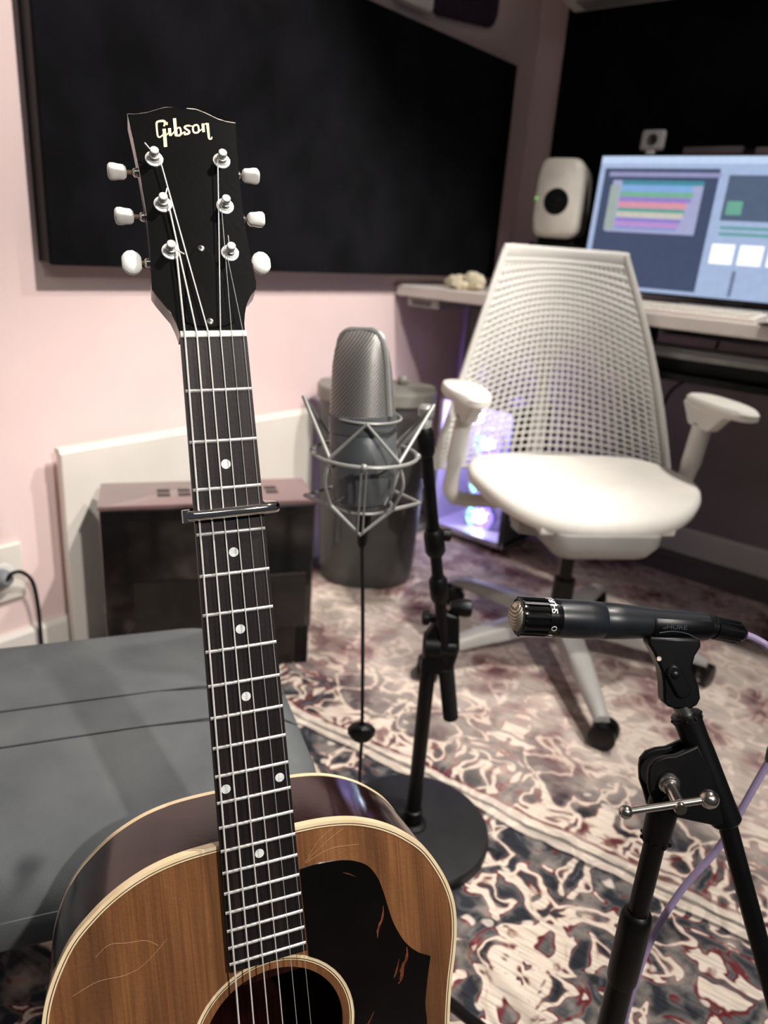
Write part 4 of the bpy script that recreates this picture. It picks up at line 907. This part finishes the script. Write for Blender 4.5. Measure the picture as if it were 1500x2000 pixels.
# webcam
wc = thing('webcam', 'small grey webcam on top of the computer monitor', 'webcam', loc=Sc(-0.305, SH + 0.006, -0.01))
B().box(Sc(-0.305, SH + 0.010, -0.012), (0.012, 0.006, 0.016), (mX, mU, mN)).build('clamp', M_alu, wc, smooth=0, bevel=0.002)
B().box(Sc(-0.305, SH + 0.042, -0.006), (0.034, 0.027, 0.010), (mX, mU, mN)).build('housing', noisy(mat('webcam_grey', (120, 118, 118), 0.5), (116, 114, 114), (124, 122, 122), nscale=20), wc, smooth=40, bevel=0.009, seg=4)
B().lathe(Sc(-0.305, SH + 0.042, 0.0042), mN, mml([(0, 15), (2, 14), (2.4, 9), (1.5, 8.5)]), 20).build('lens', M_gloss, wc)
B().box(Sc(-0.305, SH + 0.02, -0.012), (0.005, 0.010, 0.005), (mX, mU, mN)).build('neck', M_alu, wc, smooth=0)
lb = thing('light_bar', 'dim grey bar on the black panel behind the monitor', 'light bar', loc=(-0.5, 2.45, 1.24))
B().bb(-0.905, -0.735, 2.44, 2.468, 1.236, 1.256).build('segment', M_wallgrey, lb, smooth=0, bevel=0.003)
B().bb(-0.700, -0.30, 2.44, 2.468, 1.232, 1.252).build('segment', M_wallgrey, lb, smooth=0, bevel=0.003)
B().bb(-0.740, -0.695, 2.452, 2.47, 1.238, 1.250).build('joint', M_black, lb, smooth=0)
# loudspeaker
sp = thing('studio_monitor_speaker', 'white studio loudspeaker with a dark round driver left of the computer monitor', 'speaker', loc=(-1.190, 2.28, DZ), rotz=R(14))
def Sp(x, y, z): return WM[sp.name] @ V((x, y, z))
M_spk = noisy(mat('white_speaker_enamel', (214, 208, 196), 0.4), (210, 204, 192), (218, 212, 201), nscale=20)
def spr(y, hwx, z0, z1, r):
    zc = (z0 + z1) / 2; hz = (z1 - z0) / 2; out = []
    for k in range(32):
        an = 2 * math.pi * (k + 0.5) / 32; ca_, sa_ = math.cos(an), math.sin(an)
        out.append(Sp(0.86 * hwx * math.copysign(abs(ca_) ** r, ca_) * (1 + 0.06 * -sa_), y, zc + hz * math.copysign(abs(sa_) ** r, sa_)))
    return out
B().rings([spr(0.09, 0.06, 0.19, 0.36, 0.5), spr(0.07, 0.078, 0.172, 0.382, 0.42), spr(-0.06, 0.083, 0.165, 0.392, 0.36), spr(-0.085, 0.080, 0.168, 0.389, 0.40), spr(-0.094, 0.070, 0.178, 0.378, 0.5)]).build('cabinet', M_spk, sp, smooth=50)
dv = (Sp(0, -1, 0) - Sp(0, 0, 0))
B().lathe(Sp(0, -0.0935, 0.268), dv, mml([(0, 38), (2.2, 37), (2.4, 34), (1.2, 26), (0.8, 12), (2.5, 8), (3.5, 0.5)]), 32).build('woofer', M_plastic, sp)
B().lathe(Sp(0, -0.0935, 0.346), dv, mml([(0, 17), (2.0, 16), (0.8, 12), (2, 6), (3, 0.5)]), 24).build('tweeter', M_spk, sp)
B().box(Sp(-0.062, -0.0955, 0.275), (0.004, 0.001, 0.004), (mX, mY, mZ)).build('power_light', em('green_led', (150, 230, 120), 0.7), sp, smooth=0)
B().rings([[Sp(x, y, z) for x, y in rrect(-0.055, 0.055, -0.055, 0.055, 0.02)] for z in (0.150, 0.166)]).build('foot_pad', M_rubber, sp, smooth=30)
ss = thing('speaker_stand', 'black desktop stand under the white studio loudspeaker', 'speaker stand', loc=(-1.190, 2.28, DZ))
B().rings([[Sp(x, y, z) for x, y in rrect(-0.075, 0.075, -0.075, 0.075, 0.012)] for z in (0.138, 0.150)]).build('top_plate', M_black, ss, smooth=30)
B().rings([[Sp(x, y, z) for x, y in rrect(-0.03, 0.03, -0.03, 0.03, 0.01)] for z in (0.012, 0.138)]).build('column', M_black, ss, smooth=30)
B().rings([[Sp(x, y, z) for x, y in rrect(-0.08, 0.08, -0.08, 0.08, 0.012)] for z in (0.0, 0.012)]).build('base_plate', M_black, ss, smooth=30)
# small things on the desk
kb = thing('computer_keyboard', 'slim white computer keyboard lying on the desk below the monitor', 'keyboard', loc=(-0.66, 1.98, DZ))
B().prism([(-0.90, 1.87, DZ), (-0.90, 1.87, DZ + 0.008), (-0.90, 1.99, DZ + 0.018), (-0.90, 1.99, DZ)], (0.44, 0, 0)).build('case', M_desk, kb, smooth=0, bevel=0.003)
for r_ in range(4):
    for k in range(14):
        x_ = -0.888 + k * 0.030; y_ = 1.879 + r_ * 0.027; z_ = DZ + 0.0087 + (y_ - 1.87) * 0.0833
        B().bb(x_, x_ + 0.026, y_, y_ + 0.023, z_ - 0.001, z_ + 0.0035).build('key', M_bone, kb, smooth=0)
recentre(tag(B().bb(-0.44, 0.10, 1.82, 2.10, DZ, DZ + 0.004).build('desk_mat', M_rubber, smooth=0, bevel=0.0015), 'black mat on the desk right of the white keyboard', 'desk mat'))
nb = thing('crumpled_cloth', 'small cream cloth bundle on the left end of the desk', 'cloth', loc=(-1.30, 1.93, DZ))
M_cream = noisy(mat('cream_cloth', (226, 214, 184), 0.8), (218, 205, 174), (233, 222, 194), nscale=50, bump=0.5, bscale=120, dist=0.003)
for (cx_, cy_, r_, sz, ph) in ((-1.318, 1.930, 0.034, 0.60, 0.3), (-1.268, 1.938, 0.033, 0.80, 1.9), (-1.293, 1.905, 0.026, 0.50, 3.1)):
    b = B().ball((cx_, cy_, DZ + r_ * sz * 0.98), r_, 12, (1.15, 0.9, sz)); c = V((cx_, cy_, DZ + r_ * sz))
    for i_, q in enumerate(b.v):
        d_ = q - c; k_ = 1 + 0.14 * math.sin(d_.x * 260 + ph) * math.cos(d_.y * 210 + ph * 2) + 0.08 * math.sin(d_.z * 330 + d_.x * 150 + ph)
        b.v[i_] = c + d_ * k_; b.v[i_].z = max(b.v[i_].z, DZ + 0.0005)
    b.build('fold', M_cream, nb, smooth=60)
hp_ = thing('headphones', 'black headphones lying on the desk beside the cream cloth', 'headphones', loc=(-1.235, 2.12, DZ))
for x_, a2 in ((-1.290, 14), (-1.180, -10)):
    B().lathe((x_, 2.12, DZ + 0.036), (math.cos(R(a2)), math.sin(R(a2)), 0), mml([(-18, 22), (-16, 34), (0, 36), (10, 34), (14, 26)]), 22).build('ear_cup', M_rubber, hp_)
b = B(); b.tube([(-1.235 + 0.066 * math.cos(R(180 - 18 * k)), 2.12 + 0.085 * math.sin(R(180 - 18 * k)), DZ + 0.040 + 0.015 * math.sin(R(18 * k))) for k in range(11)], 0.008, 8, flat=0.6); b.build('headband', M_plastic, hp_)
cu = thing('small_white_cup', 'small white cup at the back of the desk beside the chair top', 'cup', loc=(-1.322, 2.30, DZ))
B().lathe((-1.322, 2.30, DZ), (0, 0, 1), mml([(0, 18), (2, 20), (52, 24), (54, 24), (54, 22), (10, 18), (8, 1)]), 20).build('cup_body', M_bone, cu)
B().tube(catmull([(-1.345, 2.305, DZ + 0.042), (-1.362, 2.31, DZ + 0.038), (-1.362, 2.31, DZ + 0.022), (-1.344, 2.304, DZ + 0.016)], 5), 0.003, 8).build('cup_handle', M_bone, cu)

# ---------------------------------------------------------------- computer under the desk
pc = thing('computer_tower', 'white computer case with glass side and three glowing fans under the desk', 'computer', loc=(-1.26, 2.08, 0))
M_pc = noisy(mat('white_case_paint', (206, 200, 216), 0.4), (202, 196, 212), (210, 204, 220), nscale=10)
X0, X1, Y0, Y1, ZB, ZT = -1.375, -1.085, 1.985, 2.195, 0.018, 0.475
B().bb(X0, X1, Y1 - 0.012, Y1, ZB, ZT).build('back_panel', M_pc, pc, smooth=0)
B().bb(X0, X1, Y0, Y1, ZB, ZB + 0.02).build('floor_panel', M_pc, pc, smooth=0, bevel=0.002)
B().bb(X0, X1, Y0, Y1, ZT - 0.015, ZT).build('top_panel', M_pc, pc, smooth=0, bevel=0.002)
B().bb(X0, X0 + 0.012, Y0, Y1, ZB, ZT).build('rear_panel', M_pc, pc, smooth=0)
B().bb(X1 - 0.018, X1, Y0, Y1, ZB, ZT).build('front_panel', M_lbd, pc, smooth=0, bevel=0.004)
gl = mat('clear_side_glass', (245, 245, 250), 0.02, trans=1.0); bsdf(gl).inputs['IOR'].default_value = 1.1; noisy(gl, (240, 240, 248), (250, 250, 255), nscale=3)
B().bb(X0 + 0.004, X1 - 0.004, Y0, Y0 + 0.003, ZB + 0.02, ZT - 0.015).build('glass_side', gl, pc, smooth=0)
for x_ in (X0 + 0.03, X1 - 0.03):
    for y_ in (Y0 + 0.03, Y1 - 0.03): B().bb(x_ - 0.015, x_ + 0.015, y_ - 0.012, y_ + 0.012, 0, ZB).build('foot', M_rubber, pc, smooth=0)
B().bb(X0 + 0.05, X1 - 0.08, Y1 - 0.03, Y1 - 0.014, 0.16, 0.42).build('mainboard', noisy(mat('pale_board', (150, 146, 190), 0.6), (140, 136, 180), (160, 156, 200), nscale=40), pc, smooth=0)
E_led = em('fan_white_led', (236, 240, 255), 26); E_cy = em('fan_cyan_led', (120, 225, 235), 5); E_pu = em('fan_violet_led', (120, 96, 255), 4)
for i, zc in enumerate((0.328, 0.190, 0.075)):
    fc = V((-1.228, 2.075, zc)); d = V((0.25, -0.95, 0.1)).normalized(); aa, bb_ = cross_basis(d)
    fn = B().lathe(fc, d, mml([(0, 54), (6, 55), (14, 55), (20, 54), (20, 49), (0, 49)]), 32).build('fan_frame', M_pc, pc)
    B().lathe(fc + d * 0.014, d, mml([(0, 22), (4, 20), (5, 1)]), 20).build('fan_hub', E_led, fn)
    for k in range(7):
        an = 2 * math.pi * k / 7; e_ = aa * math.cos(an) + bb_ * math.sin(an); g_ = aa * math.cos(an + 0.6) + bb_ * math.sin(an + 0.6)
        B().add([fc + d * 0.016 + e_ * 0.02, fc + d * 0.016 + e_ * 0.047, fc + d * 0.006 + g_ * 0.047, fc + d * 0.006 + g_ * 0.02], [(0, 1, 2, 3)]).build('fan_blade', E_cy if k in (1, 2) else E_pu, fn, smooth=0)
light('computer_case_led', 'POINT', (-1.26, 2.03, 0.42), (0, 0, 0), 3.5, (0.60, 0.54, 1.0), shadow_soft_size=0.03)
light('desk_underglow_led', 'POINT', (-1.30, 2.36, 0.50), (0, 0, 0), 0.35, (0.35, 0.25, 1.0), shadow_soft_size=0.03)
# loose cables under the desk
for i, (pts, lab) in enumerate(((((-0.33, 2.40, 0.766), (-0.345, 2.42, 0.60), (-0.37, 2.43, 0.42), (-0.345, 2.44, 0.28), (-0.37, 2.44, 0.12), (-0.33, 2.42, 0.0)), 'black cable hanging in a wave under the right of the desk'),
                              (((-0.72, 2.44, 0.766), (-0.69, 2.45, 0.70), (-0.74, 2.47, 0.60), (-0.82, 2.47, 0.50), (-0.80, 2.46, 0.25), (-0.78, 2.45, 0.0)), 'black cable curving down behind the chair back'),
                              (((-0.46, 2.44, 0.766), (-0.43, 2.46, 0.68), (-0.40, 2.47, 0.62), (-0.33, 2.46, 0.52), (-0.30, 2.45, 0.30), (-0.28, 2.44, 0.0)), 'thin black cable slanting above the right armrest'))):
    recentre(tag(B().tube(catmull([V(q) + V((0, 0, 0.006)) for q in pts], 7), 0.006 - 0.0012 * (i > 0), 8).build('power_cable', M_rubber), lab, 'cable'))

# ---------------------------------------------------------------- white task chair turned towards the viewer
HBX, HBY = -0.658, 1.530
FW = V((0.75, -0.66, 0)).normalized(); SD = V((-FW.y, FW.x, 0)); UP = V((0, 0, 1)); HB = V((HBX, HBY, 0))
def Ch(s_, f_, z): return HB + SD * s_ + FW * f_ + UP * z
chair = thing('office_chair', 'white office chair with woven lattice back and armrests in front of the desk', 'chair', loc=(HBX, HBY, 0))
M_chw = noisy(mat('off_white_plastic', (200, 197, 190), 0.45), (196, 193, 186), (204, 201, 194), nscale=10)
M_chs = noisy(mat('off_white_seat_fabric', (212, 208, 200), 0.8, spec=0.2), (208, 204, 196), (216, 212, 204), nscale=12, bump=0.3, bscale=600, dist=0.0006)
M_chg = noisy(mat('light_grey_plastic', (150, 148, 144), 0.45), (146, 144, 140), (154, 152, 148), nscale=10)
# seat
def seat_ring(k, z_of):
    out = []
    for j in range(56):
        an = 2 * math.pi * j / 56; ca_, sa_ = math.cos(an), math.sin(an)
        f_ = 0.00 + 0.185 * math.copysign(abs(sa_) ** 0.68, sa_); wd = 0.258 - 0.03 * max(0, -sa_) - 0.02 * max(0, sa_)
        s_ = wd * math.copysign(abs(ca_) ** 0.62, ca_)
        f2, s2 = f_ * k, s_ * k
        out.append(Ch(s2, f2, z_of(s2, f2, k)))
    return out
def ztop(s_, f_, k): return 0.452 + 0.018 * (s_ / 0.25) ** 2 - 0.045 * max(0, (f_ - 0.06) / 0.145) ** 2 + 0.012 * max(0, (-f_ - 0.02) / 0.17)
rs = [seat_ring(k, ztop) for k in (0.05, 0.3, 0.55, 0.75, 0.88, 0.95)]
rs.append(seat_ring(0.985, lambda s_, f_, k: ztop(s_, f_, k) - 0.006)); rs.append(seat_ring(1.0, lambda s_, f_, k: ztop(s_, f_, k) - 0.018))
rs.append(seat_ring(0.985, lambda s_, f_, k: ztop(s_, f_, k) - 0.034)); rs.append(seat_ring(0.93, lambda s_, f_, k: ztop(s_, f_, k) - 0.045)); rs.append(seat_ring(0.3, lambda s_, f_, k: 0.405))
B().rings(rs).build('seat', M_chs, chair, smooth=70)
b = B(); b.prism([Ch(x, f_, 0.405) for x, f_ in ((-0.15, 0.17), (0.15, 0.17), (0.13, -0.16), (-0.13, -0.16))], UP * -0.02); b.build('seat_pan', M_chw, chair, smooth=0, bevel=0.006)
b = B(); b.rings([[Ch(x * k, 0.02 + f_ * k2, z) for x, f_ in rrect(-0.125, 0.125, -0.16, 0.17, 0.04)] for z, k, k2 in ((0.392, 1.0, 1.0), (0.365, 0.98, 1.0), (0.340, 0.86, 0.92), (0.332, 0.8, 0.85))]); b.build('tilt_mechanism', M_chg, chair, smooth=40)
for sg in (-1, 1): B().prism([Ch(sg * x, f_, 0.385) for x, f_ in ((0.12, 0.12), (0.17, 0.10), (0.175, 0.06), (0.16, 0.055), (0.165, 0.02), (0.12, 0.0))], UP * -0.022).build('adjust_lever', M_chg, chair, smooth=0, bevel=0.003)
# back: lattice over a curved sheet
Z0, Z1 = 0.425, 0.935
def bw(v): return 0.305 - 0.125 * v - 0.030 * v * v
def Bk(u, v):
    lean = 0.205 - 0.02 * math.sin(v * math.pi) + 0.105 * v
    return Ch(u * bw(v), -lean + 0.045 * u * u * (1 - 0.3 * v) , Z0 + (Z1 - Z0) * v)
def vv(v, u): return min(1.0, max(0.0, v - 0.15 * (u * u) * max(0.0, math.sin(math.pi * min(1, max(0, v * 1.05)))) ** 0.6))
b = B(); NU = 24
NR = 36
for r_ in range(NR):
    v = (r_ / (NR - 1)) ** 0.86 * 1.02 - 0.02
    thick = 0.0027 + 0.0052 * max(0, v - 0.40) / 0.5
    b.tube([Bk(-1 + 2 * k / NU, vv(v, -1 + 2 * k / NU)) for k in range(NU + 1)], min(thick, 0.0072), 6, flat=0.5, hint=UP)
NCOL = 31
for c_ in range(NCOL):
    u = -1 + 2 * c_ / (NCOL - 1)
    b.tube([Bk(u * (1 - 0.10 * math.sin(math.pi * k / 24) * (1 - abs(u))), k / 24) for k in range(25)], [0.0028 + 0.0016 * max(0, k / 24 - 0.42) / 0.5 for k in range(25)], 6, flat=0.6, hint=SD)
lat = b.build('back_lattice', M_chw, chair, smooth=60); lat['kind'] = 'stuff'
for sg in (-1, 1): B().rings([[Bk(sg * u, k / 16) - FW * 0.002 for u in (0.90, 0.95, 1.0)] for k in range(17)], False).build('side_web', M_chw, chair, smooth=60)
for sg in (-1, 1): B().tube([Bk(sg, k / 16) for k in range(17)], 0.0085, 8).build('back_side_rail', M_chw, chair)
b = B(); rs = []
for k in range(15):
    u = -1.04 + 2.08 * k / 14; e_ = 1.0 if abs(u) < 0.95 else 0.8
    c = Bk(u, 1.0) - UP * 0.012 * e_; rs.append([c + UP * 0.021 * e_ * math.cos(2 * math.pi * j / 12) + FW * 0.008 * math.sin(2 * math.pi * j / 12) for j in range(12)])
b.rings(rs); b.build('top_rail', M_chw, chair, smooth=60)
b = B(); b.rings([[Bk(u, v) - FW * 0.004 for u in [-0.86 + 0.1433 * k for k in range(13)]] for v in (0.80, 0.85, 0.90, 0.95, 1.0)], False); b.build('upper_web', M_chw, chair, smooth=60)
# spine and Y tower behind
B().tube(catmull([Ch(0, -0.10, 0.37), Ch(0, -0.26, 0.38), Ch(0, -0.30, 0.46), Ch(0, -0.315, 0.62)], 6), 0.016, 12).build('spine', M_chw, chair)
for sg in (-1, 1): B().tube(catmull([Ch(0, -0.315, 0.61), Ch(sg * 0.04, -0.325, 0.76), Ch(sg * 0.12, -0.320, 0.88), Bk(sg * 0.95, 0.985) - FW * 0.008], 6), 0.011, 10).build('spine_arm', M_chw, chair)
# arms
for sg in (-1, 1):
    o = 0.020 if sg < 0 else 0.0
    B().tube(catmull([Ch(sg * 0.10, -0.06, 0.38), Ch(sg * 0.24, -0.08, 0.375), Ch(sg * 0.280, -0.065, 0.40), Ch(sg * 0.285, -0.045, 0.47), Ch(sg * 0.280, -0.02, 0.585)], 6), [0.017] * 12 + [0.019] * 7 + [0.022] * 6, 12, flat=0.8).build('arm_post', M_chw, chair)
    B().prism([Ch(sg * 0.280 - 0.015, x, z) for x, z in ((-0.06, 0.578), (0.02, 0.578), (0.075, 0.628), (-0.10, 0.628))], SD * 0.03).build('arm_bracket', M_chw, chair, smooth=0, bevel=0.006)
    b = B(); rs = []
    for z, k in ((0.626, 0.90), (0.630, 1.0), (0.642, 1.0), (0.648, 0.92), (0.650, 0.6)):
        ring = []
        for j in range(36):
            an = 2 * math.pi * j / 36; ca_, sa_ = math.cos(an), math.sin(an)
            f_ = 0.115 * math.copysign(abs(ca_) ** 0.8, ca_) * k + (0.03 if sg > 0 else -0.01); s_ = (0.045 - 0.012 * max(0, ca_)) * math.copysign(abs(sa_) ** 0.8, sa_) * k
            ring.append(Ch(sg * 0.284 + s_, f_, z))
        rs.append(ring)
    B().rings(rs).build('arm_pad', M_chs, chair, smooth=40)
# gas lift and five-star base
B().lathe(Ch(0, 0, 0.10), (0, 0, 1), mml([(0, 26), (110, 25), (112, 15), (245, 14)]), 20).build('gas_lift', M_plastic, chair)
B().lathe(Ch(0, 0, 0.085), (0, 0, 1), mml([(0, 30), (4, 40), (34, 38), (44, 30)]), 24).build('base_hub', M_chg, chair)
for k in range(5):
    an = R(-47 + 72 * k); d = V((math.cos(an), math.sin(an), 0)); n_ = V((-d.y, d.x, 0))
    rs = []
    for r_, w_, zt, zb in ((0.02, 0.030, 0.128, 0.090), (0.12, 0.028, 0.120, 0.084), (0.22, 0.023, 0.103, 0.074), (0.31, 0.018, 0.083, 0.062), (0.345, 0.016, 0.070, 0.056)):
        c = V((HBX, HBY, 0)) + d * r_
        rs.append([c + n_ * w_ + UP * zb, c + n_ * w_ * 0.9 + UP * (zt - 0.006), c + n_ * w_ * 0.5 + UP * zt, c - n_ * w_ * 0.5 + UP * zt, c - n_ * w_ * 0.9 + UP * (zt - 0.006), c - n_ * w_ + UP * zb])
    B().rings(rs).build('base_leg', M_chg, chair, smooth=50)
    cc = V((HBX, HBY, 0)) + d * 0.335
    rl = d * math.cos(1.0) + n_ * math.sin(1.0); axl = V((-rl.y, rl.x, 0))
    cs = B().lathe(cc + UP * 0.046, (0, 0, 1), mml([(-10, 12), (4, 14), (12, 10), (16, 6)]), 14).build('caster', M_plastic, chair)
    for sg in (-1, 1): B().lathe(cc + rl * 0.012 + axl * (sg * 0.016) + UP * 0.0275 - axl * 0.009, axl, mml([(0, 24), (2, 27.5), (16, 27.5), (18, 24)]), 20).build('wheel', M_plastic, cs)
